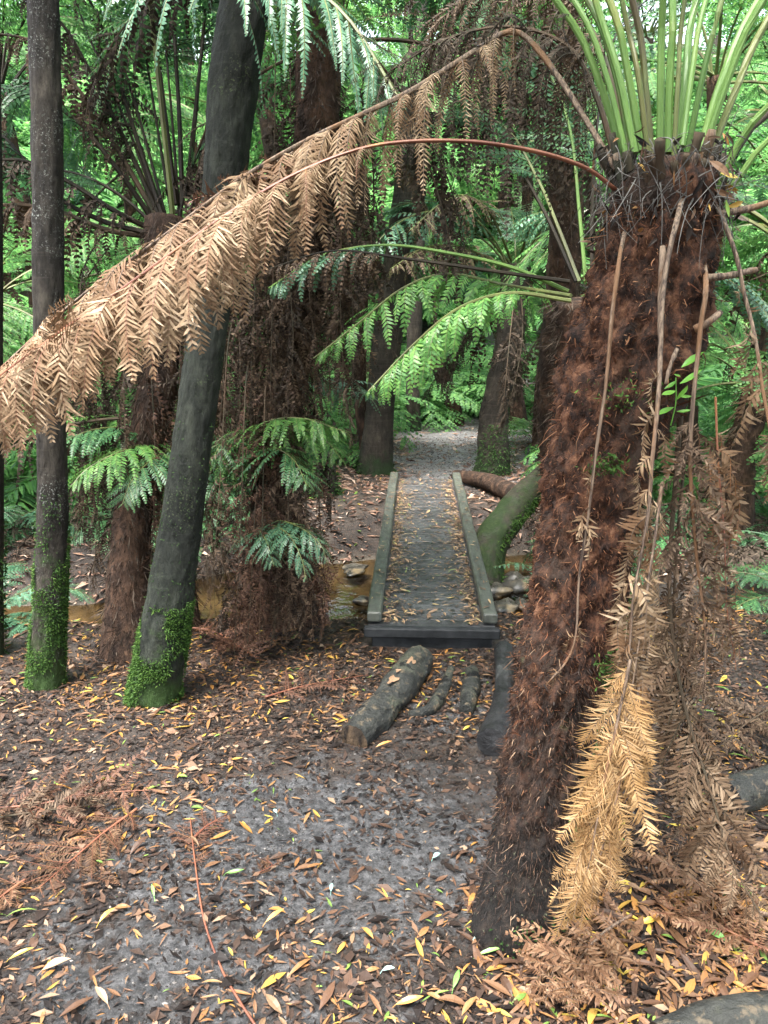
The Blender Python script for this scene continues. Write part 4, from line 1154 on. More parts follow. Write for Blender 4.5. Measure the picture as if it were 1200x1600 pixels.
special(hero, curve([(1118, 620, 1.82), (1122, 720, 1.84), (1132, 840, 1.86), (1136, 950, 1.88), (1150, 1040, 1.9)]), M['dead_tan'], M['stalk_rust'], 'dead_frond', r0=.003, npairs=15, plen=.13, start=.1, hook=2.8, K=14, pl=.036, fill=.7, seed=28,
        side=(1, -.1, 0), curl=.7, jit=.2, twist=.8, missing=.2)
# frond trailing right to the ground
o = special(hero, curve([(1072, 560, 1.92), (1050, 800, 1.98), (1048, 960, 2.02), (1075, 1100, 2.02), (1110, 1230, 2.0), (1145, 1350, 1.98), (1185, 1440, 1.94)]), M['dead_mid'], M['stalk_brown'], 'dead_frond', True, r0=.007, npairs=32, plen=.2, start=.42, fill=.64,
            droop=.55, K=17, pl=.048, seed=29, side=(1, .1, .2), curl=.5, jit=.15, ang=55, twist=.5)
o['label'] = 'dull tan frond drooping from the crown to the ground'
special(hero, curve([(1090, 520, 1.95), (1062, 800, 2.02), (1052, 1000, 2.06), (1065, 1200, 2.08), (1080, 1350, 2.05)]), M['dead_brown'], M['stalk_brown'], 'dead_frond', r0=.006, npairs=26, plen=.16, start=.4, droop=.8, K=13, pl=.026, seed=30,
        side=(1, .1, .1), curl=.6, jit=.2, twist=.7)
# broken stubs on the right flank
for k, (a, b_) in enumerate((((1120, 335), (1215, 312)), ((1090, 435), (1182, 421)), ((1085, 515), (1126, 488)))):
    mb = MB(); tube(mb, resample([W(*a, 1.74), W((a[0] + b_[0]) / 2, (a[1] + b_[1]) / 2 + 3, 1.73), W(*b_, 1.74)], 10)[0], np.linspace(.0085, .0065, 10) * (1 + .1 * rng.normal(0, 1, 10)), 10)
    mb.build('broken_stub', M['stalk_dead'], hero, True)
for k, (a, b_, r) in enumerate((((1036, 385), (1032, 545), .007), ((1058, 545), (1040, 600), .005))):
    mb = MB(); tube(mb, resample([W(*a, 1.655), W((a[0] + b_[0]) / 2 - 2, (a[1] + b_[1]) / 2, 1.652), W(*b_, 1.655)], 10)[0], np.linspace(r, r * .7, 10) * (1 + .12 * rng.normal(0, 1, 10)), 10)
    mb.build('broken_stub', M['stalk_dead'], hero, True)


# ------------------------------------------------------------------ the other tree ferns
# behind the big one: black crown from which long stalks fan out
f2b = gbase(885, 1070); f2c = WY(900, 470, 2.95)
f2 = tree_fern('tree fern half hidden behind the big rusty trunk, its stalks fanning left', f2b, f2c, (.10, .085, .085, .075), 0, 0, 1, 2, shag=2200, deadm='dead_dark')
rel2 = lambda pts: curve(pts)
FD = 2.98
for k, (pts, bm, sm, kw) in enumerate([
    ([(892, 470, 2.75), (800, 458, 2.74), (720, 480, 2.72), (650, 535, 2.70), (575, 612, 2.66)], 'green_fresh', 'stalk_olive', dict(start=.2, plen=.22, droop=.75, npairs=24, K=12, pl=.034)),
    ([(888, 455, 2.8), (800, 418, 2.8), (700, 395, 2.82), (600, 383, 2.85), (500, 400, 2.9), (420, 450, 2.9)], 'green_blue', 'stalk_green', dict(start=.62, plen=.2, droop=.5, npairs=16, K=11, pl=.028)),
    ([(890, 440, 2.78), (780, 425, 2.78), (640, 405, 2.8), (520, 392, 2.82), (420, 420, 2.82)], 'dead_brown', 'stalk_black', dict(start=.6, plen=.18, droop=.9, npairs=14, K=10, pl=.02)),
    ([(900, 440, 2.9), (850, 330, 2.95), (800, 250, 3.0), (730, 190, 3.05), (640, 170, 3.1)], 'dead_dark', 'stalk_black', dict(start=.4, plen=.25, droop=.9, npairs=18, K=11, pl=.022)),
    ([(905, 440, 2.9), (870, 350, 2.95), (840, 280, 3.0), (790, 200, 3.05), (700, 150, 3.1)], 'green', 'stalk_olive', dict(start=.45, plen=.3, droop=.3, npairs=20, K=11, pl=.035)),
    ([(915, 440, 2.95), (905, 330, 3.0), (890, 200, 3.05), (850, 100, 3.1), (780, 20, 3.1)], 'green', 'stalk_green', dict(start=.4, plen=.3, droop=.3, npairs=20, K=11, pl=.035)),
    ([(925, 440, 2.95), (925, 330, 3.0), (935, 180, 3.1), (960, 60, 3.2), (1040, -30, 3.3)], 'green', 'stalk_black', dict(start=.4, plen=.3, droop=.3, npairs=20, K=11, pl=.035)),
    ([(935, 445, 2.95), (1000, 360, 3.1), (1080, 300, 3.2), (1180, 290, 3.3), (1280, 340, 3.3)], 'green', 'stalk_olive', dict(start=.35, plen=.3, droop=.35, npairs=22, K=11, pl=.035)),
    ([(935, 455, 2.95), (1020, 420, 3.1), (1100, 420, 3.2), (1180, 470, 3.2), (1250, 560, 3.2)], 'green_blue', 'stalk_olive', dict(start=.3, plen=.3, droop=.35, npairs=22, K=11, pl=.035)),
    ([(790, 445, 3.3), (700, 428, 3.3), (630, 450, 3.25), (560, 505, 3.2), (490, 560, 3.15)], 'green_fresh', 'stalk_olive', dict(start=.15, plen=.26, droop=.65, npairs=24, K=12, pl=.036)),
]):
    pts = [((892, 462, 2.9) if k == 9 else pts[0])] + pts[(0 if k == 9 else 1):]
    special(f2, curve(pts), M[bm], M[sm], 'dead_frond' if bm.startswith('dead') else 'frond', r0=.008, seed=100 + k, curl=.3, jit=.1, tip_r=.25, **kw)

# left: black stalks fanning up, brown fronds collapsing to the left
f3b = gbase(205, 1015); f3c = WY(262, 345, 4.25)
f3 = tree_fern('tree fern behind the leaning tree with tall black stalks and brown collapsed fronds', f3b, f3c, (.13, .10, .10, .11), 2, 6, 1.0, 3, shag=3500, deadm='dead_dark', stalk='stalk_black', mix=(.5, .5, 0),
               az_ok=lambda a: math.sin(a) > -.35, dead_z=(.05, .6))
for k, (pts, bm, sm, kw) in enumerate([
    ([(275, 320, 4.1), (258, 180, 4.1), (240, 40, 4.1), (215, -60, 4.0), (150, -100, 3.9)], 'green', 'stalk_black', dict(start=.55, plen=.35, droop=.3)),
    ([(285, 320, 4.1), (280, 180, 4.1), (272, 40, 4.1), (270, -80, 4.0), (300, -150, 3.9)], 'green', 'stalk_black', dict(start=.5, plen=.35, droop=.3)),
    ([(292, 310, 4.15), (305, 180, 4.1), (318, 50, 4.1), (330, -60, 4.0), (380, -120, 3.9)], 'green', 'stalk_black', dict(start=.5, plen=.35, droop=.3)),
    ([(258, 335, 4.12), (222, 200, 4.1), (180, 60, 4.1), (150, -60, 4.0), (90, -110, 3.9)], 'green_far', 'stalk_black', dict(start=.5, plen=.34, droop=.3, r0=.009)),
    ([(268, 335, 4.12), (246, 200, 4.1), (222, 60, 4.1), (190, -60, 4.0), (120, -110, 3.9)], 'green_far', 'stalk_black', dict(start=.5, plen=.34, droop=.3, r0=.009)),
    ([(250, 335, 4.12), (200, 200, 4.1), (140, 60, 4.1), (90, -60, 4.0), (20, -110, 3.9)], 'green_far', 'stalk_black', dict(start=.5, plen=.34, droop=.3, r0=.009)),
    ([(280, 335, 4.12), (270, 200, 4.1), (258, 60, 4.1), (250, -60, 4.0), (210, -110, 3.9)], 'green_far', 'stalk_black', dict(start=.5, plen=.34, droop=.3, r0=.009)),
    ([(298, 335, 4.12), (322, 200, 4.1), (350, 60, 4.1), (375, -60, 4.0), (420, -110, 3.9)], 'green_far', 'stalk_black', dict(start=.5, plen=.34, droop=.3, r0=.009)),
    ([(250, 340, 4.1), (200, 230, 4.1), (140, 110, 4.0), (90, 30, 3.9), (20, -10, 3.8)], 'dead_dark', 'stalk_black', dict(start=.25, plen=.3, droop=.9)),
    ([(240, 345, 4.1), (180, 260, 4.0), (120, 190, 3.95), (40, 140, 3.9), (-60, 150, 3.8)], 'green', 'stalk_black', dict(start=.4, plen=.3, droop=.4)),
    ([(245, 340, 4.1), (190, 245, 4.05), (130, 150, 4.0), (60, 70, 3.9), (-20, 50, 3.8)], 'dead_brown', 'stalk_brown', dict(start=.2, plen=.3, droop=.9)),
    ([(240, 360, 4.05), (180, 330, 3.95), (100, 280, 3.9), (30, 250, 3.85), (-60, 260, 3.8)], 'dead_dark', 'stalk_black', dict(start=.1, plen=.3, droop=.95)),
    ([(240, 370, 4.05), (170, 360, 3.95), (90, 330, 3.9), (10, 320, 3.85), (-60, 340, 3.8)], 'dead_brown', 'stalk_brown', dict(start=.1, plen=.25, droop=.95)),
    ([(235, 365, 4.0), (160, 345, 4.0), (80, 300, 4.0), (0, 210, 4.0), (-80, 200, 4.0)], 'green', 'stalk_black', dict(start=.35, plen=.3, droop=.4)),
    ([(255, 340, 4.1), (215, 220, 4.1), (180, 110, 4.1), (150, 20, 4.0), (100, -60, 3.9)], 'dead_dark', 'stalk_black', dict(start=.3, plen=.3, droop=.95)),
    ([(270, 335, 4.0), (235, 0, 3.6), (225, -150, 3.0), (330, -95, 2.6), (440, -50, 2.45), (540, 25, 2.38), (620, 150, 2.35)], 'green_blue', 'stalk_olive', dict(start=.36, plen=.62, droop=.55, npairs=38, K=40, pl=.036, ang=58, fill=.7)),
]):
    special(f3, curve(pts), M[bm], M[sm], 'dead_frond' if bm.startswith('dead') else 'frond', **{**dict(r0=.015, tip_r=.3, seed=130 + k, npairs=22, K=11, pl=.032 if bm[0] == 'd' else .04, curl=.4, jit=.13, missing=.12 if bm[0] == 'd' else 0, twist=.5 if bm[0] == 'd' else .15), **kw})

Rk = np.random.default_rng(92)
for k in range(38):
    left = k < 22
    px = Rk.uniform(115, 290) if left else Rk.uniform(290, 400); py0 = Rk.uniform(430, 560); py1 = py0 + Rk.uniform(260, 440); d = Rk.uniform(3.85, 4.25)
    special(f3, curve([(px * .6 + 250 * .4, py0 - 90, 4.25), (px, py0, d), (px + Rk.normal(0, 10), (py0 + py1) / 2, d - .03), (px + Rk.normal(0, 16), py1, d)]), M[['dead_brown', 'dead_dark', 'dead_brown', 'dead_rust', 'dead_dark'][k % 5]], M['stalk_brown'],
            'dead_frond', r0=.0035, seed=500 + k, npairs=22, plen=Rk.uniform(.14, .24), start=.03, droop=.9, K=12, pl=.022, curl=.8, jit=.2, missing=.1, twist=.9, side=(math.cos(k), math.sin(k), 0))
# centre-left: tall fern with its curtain of dead fronds
f4b = gbase(445, 965); f4c = WY(500, -60, 4.05)
f4 = tree_fern('tall tree fern wrapped in a long curtain of dead brown fronds', f4b, f4c, (.20, .13, .10, .10, .11), 10, 8, 1.1, 4, shag=5000, deadm='dead_dark', mix=(.4, .5, .1), az_ok=lambda a: not (4.2 < a < 5.2), dead_z=(0, .15))
for k, (px, py0, py1, d, mk, ln) in enumerate([(400, 330, 640, 3.75, 'dead_brown', .2), (425, 360, 700, 3.8, 'dead_dark', .2), (455, 300, 690, 3.75, 'dead_brown', .2), (485, 330, 720, 3.8, 'dead_brown', .2), (520, 340, 660, 3.75, 'dead_dark', .2),
                                              (550, 330, 600, 3.8, 'dead_brown', .18), (580, 330, 560, 3.85, 'dead_dark', .18), (380, 620, 1045, 3.7, 'dead_rust', .13), (412, 640, 1000, 3.72, 'dead_rust', .15), (450, 700, 985, 3.8, 'dead_brown', .16),
                                              (480, 780, 1000, 3.85, 'dead_brown', .16), (350, 560, 960, 3.8, 'dead_brown', .15), (430, 560, 900, 3.9, 'dead_brown', .18), (500, 760, 985, 4.0, 'dead_rust', .14), (395, 820, 1040, 3.75, 'dead_rust', .12),
                                              (455, 150, 420, 3.8, 'dead_dark', .2), (430, 60, 330, 3.7, 'dead_dark', .2), (505, 140, 420, 3.8, 'dead_dark', .2)]):
    s_ = (px - 440) * .25
    special(f4, curve([(px - s_ * .6, py0 - 60, d + .12), (px - s_ * .2, py0, d), (px + s_ * .3, (py0 + py1) / 2, d - .05), (px + s_, py1, d)]), M[mk], M['stalk_brown'], 'dead_frond', r0=.004, seed=170 + k, npairs=24, plen=ln, start=.05, droop=.72,
            K=11, pl=.026, curl=.8, jit=.22, missing=.15, twist=.9, side=(1, .3 * (-1) ** k, 0))

Rk = np.random.default_rng(91)
for k in range(22):
    px = Rk.uniform(370, 545); py0 = Rk.uniform(290, 420); py1 = min(py0 + Rk.uniform(200, 360), 705); d = Rk.uniform(3.65, 4.15)
    special(f4, curve([(px + Rk.normal(0, 25), py0 - 70, d + .15), (px, py0, d), (px + Rk.normal(0, 10), (py0 + py1) / 2, d - .03), (px + Rk.normal(0, 16), py1, d)]), M[['dead_brown', 'dead_dark', 'dead_brown', 'dead_dark', 'dead_brown'][k % 5]], M['stalk_brown'],
            'dead_frond', r0=.0035, seed=400 + k, npairs=22, plen=Rk.uniform(.16, .26), start=.03, droop=.9, K=13, pl=.022, curl=.8, jit=.2, missing=.1, twist=.9, side=(math.cos(k), math.sin(k), 0))
for k in range(26):
    px = Rk.uniform(325, 512); e = (px - 425)
    special(f4, curve([(435 + e * .25, 800 - Rk.uniform(0, 120), 4.05), (435 + e * .55, 860, 3.92), (435 + e * .85, 925, 3.85), (px, 985 + Rk.uniform(-15, 25), 3.82 + .002 * abs(e))]), M[['dead_rust', 'dead_brown', 'dead_rust', 'dead_dark'][k % 4]], M['stalk_brown'],
            'dead_frond', r0=.004, seed=440 + k, npairs=20, plen=.15, start=.03, droop=.8, K=11, pl=.024, curl=.7, jit=.22, missing=.1, twist=.9, side=(math.cos(k), math.sin(k), 0))
# the ferns by the far path
f6b = gbase(772, 735); f6c = WY(805, 415, 8.6)
f6 = tree_fern('tree fern with thick brown trunk and mossy foot right of the far path', f6b, f6c, (.19, .155, .14, .155, .15), 8, 10, 1.1, 6, shag=500, deadm='dead_dark', trunk_mat='bark_dark', green='green_blue', az_ok=lambda a: not (3.6 < a < 4.4), mix=(.4, .5, .1), dead_z=(0, .25), dead_sc=.8)
b = MB(); P6 = np.linspace(f6b, f6b + (f6c - f6b) * .25, 20); tufts(b, P6, np.linspace(.21, .16, 20), 900, .03, .010, 5, .7, 0, 1, (-2, 1.0)); b.build('moss', M['moss_dark'], f6)
for k, pts in enumerate([[(800, 415, 8.4), (740, 350, 8.0), (680, 330, 7.6), (620, 350, 7.2), (570, 400, 7)], [(800, 410, 8.4), (770, 340, 8), (740, 310, 7.6), (700, 310, 7.2), (640, 360, 6.8)], [(810, 410, 8.4), (830, 350, 8), (850, 330, 7.6), (860, 350, 7)],
                         [(800, 420, 8.4), (730, 390, 7.8), (670, 385, 7.3), (610, 420, 6.9)]]):
    special(f6, curve(pts), M['green_blue' if k % 2 == 0 else 'dead_brown'], M['stalk_olive'], 'frond' if k % 2 == 0 else 'dead_frond', r0=.016, seed=210 + k, npairs=26, plen=.5, start=.2, droop=.6, K=11, pl=.06, curl=.4, jit=.12)

f7b = gbase(905, 830); f7c = WY(850, -130, 4.9)
tree_fern('tree fern with a crown above the frame dangling dark dead fronds over the path', f7b, f7c, (.16, .12, .10, .11, .12), 5, 0, 1.1, 7, shag=2500, deadm='dead_dark', mix=(.5, .5, 0))
f7 = bpy.context.scene.objects[-1]
f7 = [o for o in scene.objects if o.get('label', '').startswith('tree fern with a crown above')][0]
for k, (px, py0, py1, d) in enumerate([(705, 20, 230, 3.9), (735, 0, 260, 3.9), (765, 40, 300, 3.8), (790, 40, 330, 3.8), (815, 60, 350, 3.8), (840, 60, 330, 3.8), (862, 50, 300, 3.9), (885, 60, 380, 3.9), (690, -20, 160, 4.2), (640, -60, 120, 4.3), (600, -80, 80, 4.3)]):
    special(f7, curve([(840, -60, 4.5), ((px + 840) / 2, py0 - 60, d + .25), (px, py0 + 20, d), (px + 4, (py0 + py1) / 2, d), (px + 8, py1, d + .05)]), M['dead_dark' if k % 3 else 'dead_brown'], M['stalk_brown'], 'dead_frond', r0=.008, seed=230 + k, npairs=20,
            plen=.2, start=.35, droop=.8, K=11, pl=.026, curl=.8, jit=.2, missing=.15, twist=.9, side=(1, .4 * (-1) ** k, 0))

# young ferns
yb = gbase(292, 985)
f8 = tree_fern('young tree fern spreading low green fronds behind the leaning tree', yb, WY(285, 690, 4.25), (.08, .06, .06), 0, 4, .55, 8, shag=900, name='tree_fern')
for k, pts in enumerate([[(285, 690, 4.2), (230, 672, 4.05), (170, 668, 3.95), (120, 680, 3.85), (72, 708, 3.8)], [(285, 690, 4.2), (240, 690, 4.0), (190, 705, 3.8), (140, 730, 3.7), (110, 760, 3.65)], [(285, 690, 4.2), (270, 700, 4.0), (235, 720, 3.8), (205, 752, 3.7), (190, 790, 3.65)],
                         [(285, 690, 4.2), (215, 660, 4.15), (150, 648, 4.1), (80, 660, 4.05), (30, 690, 4)], [(290, 690, 4.2), (320, 700, 4.05), (345, 730, 3.95), (355, 770, 3.9)], [(290, 690, 4.2), (330, 690, 4.1), (360, 705, 4), (385, 740, 3.95)]]):
    special(f8, curve(pts), M['green_fresh'] if k % 2 else M['green'], M['stalk_olive'], 'frond', r0=.006, seed=250 + k, npairs=20, plen=.26, start=.15, droop=.35, K=13, pl=.034, curl=.3)
yb = gbase(425, 960)
f9 = tree_fern('young tree fern reaching bright fronds right toward the footbridge', yb + np.array([0, .3, 0]), WY(415, 700, 4.35), (.08, .06, .06), 0, 3, .5, 9, shag=900)
for k, pts in enumerate([[(405, 700, 4.20), (400, 672, 3.82), (430, 655, 3.72), (480, 655, 3.62), (542, 676, 3.57)], [(405, 700, 4.20), (430, 675, 3.87), (470, 670, 3.82), (510, 690, 3.77), (535, 720, 3.72)], [(405, 700, 4.20), (430, 700, 3.72), (460, 720, 3.62), (480, 760, 3.52)],
                         [(400, 705, 4.30), (420, 630, 4.30), (470, 600, 4.25), (530, 592, 4.20), (578, 622, 3.87)], [(400, 700, 4.30), (380, 680, 4.20), (350, 690, 3.82), (330, 720, 3.77)]]):
    special(f9, curve(pts), M[['green_fresh', 'green_fresh', 'green', 'green_blue', 'green'][k]], M['stalk_olive'], 'frond', r0=.006, seed=260 + k, npairs=22, plen=.28, start=.15, droop=.45, K=13, pl=.034, curl=.3)


def ground_fern(label, base, n, L, seed, green='green', group=None, azr=None, th=(45, -40), plen=.17, name='ground_fern', ang0=None, K=11):
    R = np.random.default_rng(seed)
    t = thing(name, label, 'fern', base, group)
    me = [frond_mesh('frond', arc(th[0] + 12 * k, th[1] - 10 * k, L), M[green], M['stalk_olive'], r0=.005, npairs=20, plen=plen * L / .6, start=.18, droop=.25, K=K, pl=.030 * L / .6, seed=seed + k, side=YS) for k in range(2)]
    for k in range(n):
        az = (k * 2.4 + seed) if azr is None else R.uniform(*azr)
        put(me[k % 2], t, 'frond', (0, 0, .02), az, R.normal(0, .15), R.normal(0, .15), R.uniform(.75, 1.15))
    return t


b = W(398, 842, 4.1)
gf = thing('ground_fern', 'small fern drooping over the creek bank left of the footbridge', 'fern', gbase(400, 950) + np.array([0, .25, 0]))
for k, pts in enumerate([[(398, 850, 4.15), (420, 822, 3.85), (450, 835, 3.6), (470, 870, 3.55), (478, 905, 3.53)], [(398, 850, 4.15), (430, 815, 3.85), (470, 825, 3.65), (500, 850, 3.6), (512, 880, 3.6)], [(398, 850, 4.15), (405, 830, 3.8), (418, 850, 3.6), (428, 885, 3.55)]]):
    special(gf, curve(pts), M['green_blue'], M['stalk_olive'], 'frond', r0=.005, seed=280 + k, npairs=18, plen=.19, start=.15, droop=.5, K=12, pl=.028, curl=.3)
mb = MB(); tube(mb, resample([gbase(400, 950) + np.array([0, .25, -.03]), W(399, 900, 4.17), W(398, 850, 4.16)], 12)[0], np.linspace(.03, .015, 12), 10); mb.build('stem', M['fern_trunk_dark'], gf, True)

gfl = [('blue green fern at the left edge beside the mossy dark trunk', gbase(-25, 960), 9, .75, 301, 'green_blue'),
       ('fern behind the slim lichen tree on the left bank', WY(40, 850, 6.4), 9, .9, 302, 'green'),
       ('low fern in the shade between the two left trees', gbase(150, 905) + np.array([0, 1.6, 0.1]), 8, .8, 303, 'green'),
       ('fern arching over the dark hollow at right of the mossy log', gbase(835, 700), 9, .9, 304, 'green_fresh'),
       ('dark fern on the right edge behind the hanging dead fronds', gbase(1230, 940), 8, .6, 305, 'green'),
       ('fern on the far creek bank between the slim lichen tree and the shaggy trunk', np.array([-2.1, 6.0, 0]), 9, .75, 311, 'green'), ('dark fern on the far creek bank left of the slim lichen tree', np.array([-3.0, 5.9, 0]), 9, .8, 312, 'green_blue'),
       ('fern on the litter bank just behind the leaning tree', np.array([-1.35, 6.6, 0]), 8, .65, 313, 'green'), ('small fern among litter well behind the left creek bank', np.array([-2.5, 7.1, 0]), 8, .9, 314, 'green_fresh')]
for lb, bs, n, L, sd, gm_ in gfl:
    bs = np.array(bs); bs[2] = gz(bs[0], bs[1]); ground_fern(lb, bs, n, L, sd, gm_)
mb = MB()
sf = thing('ground_fern', 'single small bright frond poking out beside the right kerb of the footbridge', 'fern', np.array([*W(835, 905, 3.6)[:2], gz(*W(835, 905, 3.6)[:2])]))
special(sf, [wloc(sf), W(836, 900, 3.58), W(826, 884, 3.55), (W(800, 880, 3.5)), W(770, 886, 3.45)], M['green_blue'], M['stalk_olive'], 'frond', r0=.003, npairs=16, plen=.075, start=.45, droop=.3, K=7, pl=.014, seed=290)

# ------------------------------------------------------------------ far forest: tree ferns and trees behind
far = [(330, 420, 7.4, .9, 'shaded tree fern behind the leaning tree at mid height'),
       (290, 60, 12, 1.5, 'tall bright tree fern high behind the leaning tree'), (450, 330, 9.5, 1.1, 'tree fern glimpsed through the curtain of dead fronds'), (560, 200, 13, 1.4, 'tree fern above the dead arching frond, bright behind the bridge tree'),
       (660, 90, 16, 1.6, 'bright tree fern high above the far end of the footbridge'), (640, 440, 17, 1.3, 'hazy distant tree fern left of the far path'),
       (900, 240, 9.0, 1.2, 'tree fern behind the fanning stalks of the second fern'), (1010, 60, 11, 1.4, 'bright tree fern behind the green stalks of the big fern'), (1235, 370, 5.8, 1.1, 'blue green tree fern right of the big trunk'),
       (1230, 180, 8.0, 1.3, 'tree fern at the upper right edge behind the stalks'), (1180, 600, 6.4, .9, 'low blue green tree fern at right behind hanging dead fronds'), (-60, 60, 9, 1.4, 'tree fern at the upper left edge'), (-40, 480, 6.0, .9, 'low blue green tree fern at the left edge'),
       (780, 250, 18, 1.6, 'pale tree fern far beyond the dangling dark fronds'), (420, 100, 15, 1.5, 'pale tree fern far behind the tall curtained fern'), (120, 440, 10, 1.0, 'yellow green tree fern low behind the slim lichen tree'),
       (190, 150, 10.5, 1.5, 'broad bright tree fern behind the fan of black stalks'),
       (820, 110, 12, 1.5, 'tree fern behind the dark dangling fronds at top'), (960, 420, 10, 1.2, 'tree fern showing in the gap left of the big trunk')]
for k, (px, py, y, sc, lb) in enumerate([(-5, 150, 7.0, 1.25, 'lacy pale tree fern whose fronds fill the gap behind the slim lichen tree'), (400, 60, 7.6, 1.3, 'lacy tree fern with broad fronds high behind the curtained fern'), (545, 240, 8.6, 1.2, 'broad lacy tree fern over the far bridge end'), (1120, 120, 7.0, 1.2, 'lacy pale tree fern behind the upper right stalks')]):
    c = WY(px, py, y); bs = np.array([c[0] + .25, y + .2, gz(c[0] + .25, y + .2)])
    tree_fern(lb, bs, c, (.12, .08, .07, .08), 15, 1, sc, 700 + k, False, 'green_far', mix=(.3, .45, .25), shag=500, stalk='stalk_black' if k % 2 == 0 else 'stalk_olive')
for k, (px, py, y, sc, lb) in enumerate(far):
    c = WY(px, py, y); bx, by = c[0] + .2 * math.sin(k * 3), y + .15 * math.cos(k * 2)
    bs = np.array([bx, by, gz(bx, by)])
    if c[2] < bs[2] + .3: c[2] = bs[2] + .3
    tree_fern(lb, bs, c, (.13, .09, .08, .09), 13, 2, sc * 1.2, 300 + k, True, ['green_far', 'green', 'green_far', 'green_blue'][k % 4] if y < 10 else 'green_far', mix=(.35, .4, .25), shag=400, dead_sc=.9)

# slender far trees with loose leafy crowns; unseen trees added to shade the foreground
fts = [(950, 15, 'pale far trunk between the green stalks', 10), (1090, 24, 'far tree below the white sky gap at upper right', 7)]
SHADELAB = ['added unseen shade tree behind the viewpoint at left', 'added unseen shade tree behind the viewpoint at right', 'tallest added unseen shade tree, directly behind the viewpoint', 'added unseen shade tree right beside the viewpoint']
fts += [(xy, None, lb, xy[2]) for xy, lb in zip([(-2.6, -1.6, 8), (2.2, -2.4, 8.5), (-.4, -4.2, 10), (3.9, .4, 8)], SHADELAB)]
for k, (px, y, lb, h) in enumerate(fts):
    R = np.random.default_rng(500 + k)
    if y is None: p = np.array([px[0], px[1], 0.])
    else: p = WY(px, 480, y)
    p[2] = gz(p[0], p[1])
    t = thing('tree', lb, 'tree', p)
    top = p + np.array([R.normal(0, .4), R.normal(0, .4), h])
    mb = MB(); P, RR = trunk_mesh(mb, [p - [0, 0, .2], p + (top - p) * .4 + R.normal(0, .12, 3), p + (top - p) * .7 + R.normal(0, .15, 3), top], [.16, .12, .08, .03], 12, 40, k, .05, .3)
    mb.build('trunk', M['bark_far'], t, True)
    b = MB(); cl = []
    for q in range(16):
        u = R.uniform(.4, .98); i = int(u * 39); az = R.uniform(0, 6.28); l = R.uniform(.8, 2.2) * (1.2 - u * .6)
        e = P[i] + np.array([math.cos(az) * l, math.sin(az) * l, R.uniform(.2, .9)])
        tube(b, resample([P[i], (P[i] + e) / 2 + [0, 0, .1], e], 8)[0], np.linspace(.03, .008, 8), 5)
        for s_ in np.linspace(.35, 1.05, 5): cl.append(P[i] + (e - P[i]) * s_)
    b.build('branches', M['bark_far'], t, True)
    cl = np.array(cl); n = 1800 if y else 16000
    c = cl[R.integers(len(cl), size=n)] + R.normal(0, .30 if y else .45, (n, 3)) * [1, 1, .75]
    mb = MB(); L = R.uniform(.08, .17, n)
    leaves(mb, c, R.normal(0, 1, (n, 3)) + [0, 0, -.5], R.normal(0, .6, (n, 3)) + [0, 0, 1], L, L * .3, R.normal(0, .3, n), 0, .15, 3)
    mb.build('crown', M['green_far'], t)

# ferny undergrowth on the rising ground behind
mb = MB()
R = np.random.default_rng(77)
protos = []
for k in range(4):
    bl, st = frond(arc(50 + 8 * k, -35 - 8 * k, .95), r0=.006, npairs=28, plen=.24, start=.15, droop=.3, K=7, pl=.017, seed=600 + k, side=YS, pinnules=False, M=16, ns=3)
    m = MB(); m.join(bl, m=0); protos.append(m)
fine = []
for k in range(3):
    bl, st = frond(arc(48 - 8 * k, -40 - 10 * k, .9), r0=.005, npairs=18, plen=.22, start=.12, droop=.35, K=9, pl=.03, seed=630 + k, side=YS, M=20, ns=3, jit=.12, curl=.5)
    m = MB(); m.join(bl, m=0); m.join(st, m=0); fine.append(m)
near_f = []
for k in range(3):
    bl, st = frond(arc(52 - 6 * k, -38 - 8 * k, .95), r0=.005, npairs=17, plen=.24, start=.12, droop=.3, K=6, pl=.034, seed=660 + k, side=YS, M=18, ns=3, fill=.8)
    m = MB(); m.join(bl, m=0); m.join(st, m=0); near_f.append(m)
n = 0
while n < 1150:
    y = 6.8 + 26 * R.random(); x = R.uniform(-.62, .62) * (y + 5) + .5
    px = .62 + .16 * (y - 8) + .01 * (y - 8) ** 2
    if abs(x - px - .5) < 1.1 + .30 * (y - 8) and y < 12.5: continue
    if -1.6 < x < 2.2 and y < 9.2: continue
    n += 1
    z = gz(x, y); s = R.uniform(.7, 1.5) * (1 if y < 11 else 1.5)
    az0 = R.uniform(0, 6.28)
    for q in range(8):
        a = az0 + q * .785 + R.normal(0, .15); s2 = s * R.uniform(.8, 1.15)
        ca, sa = math.cos(a), math.sin(a); tl = R.normal(0, .15); ct, st_ = math.cos(tl), math.sin(tl)
        Rm = np.array([[ca, -sa, 0], [sa, ca, 0], [0, 0, 1]]) @ np.array([[ct, 0, st_], [0, 1, 0], [-st_, 0, ct]])
        m4 = np.eye(4); m4[:3, :3] = Rm * s2; m4[:3, 3] = [x, y, z + .02]
        mb.join(near_f[(q + n) % 3] if (y < 15 and abs(x - .9) < 3.5) else protos[(q + n) % 4], m4)
tk = MB(); n = 0
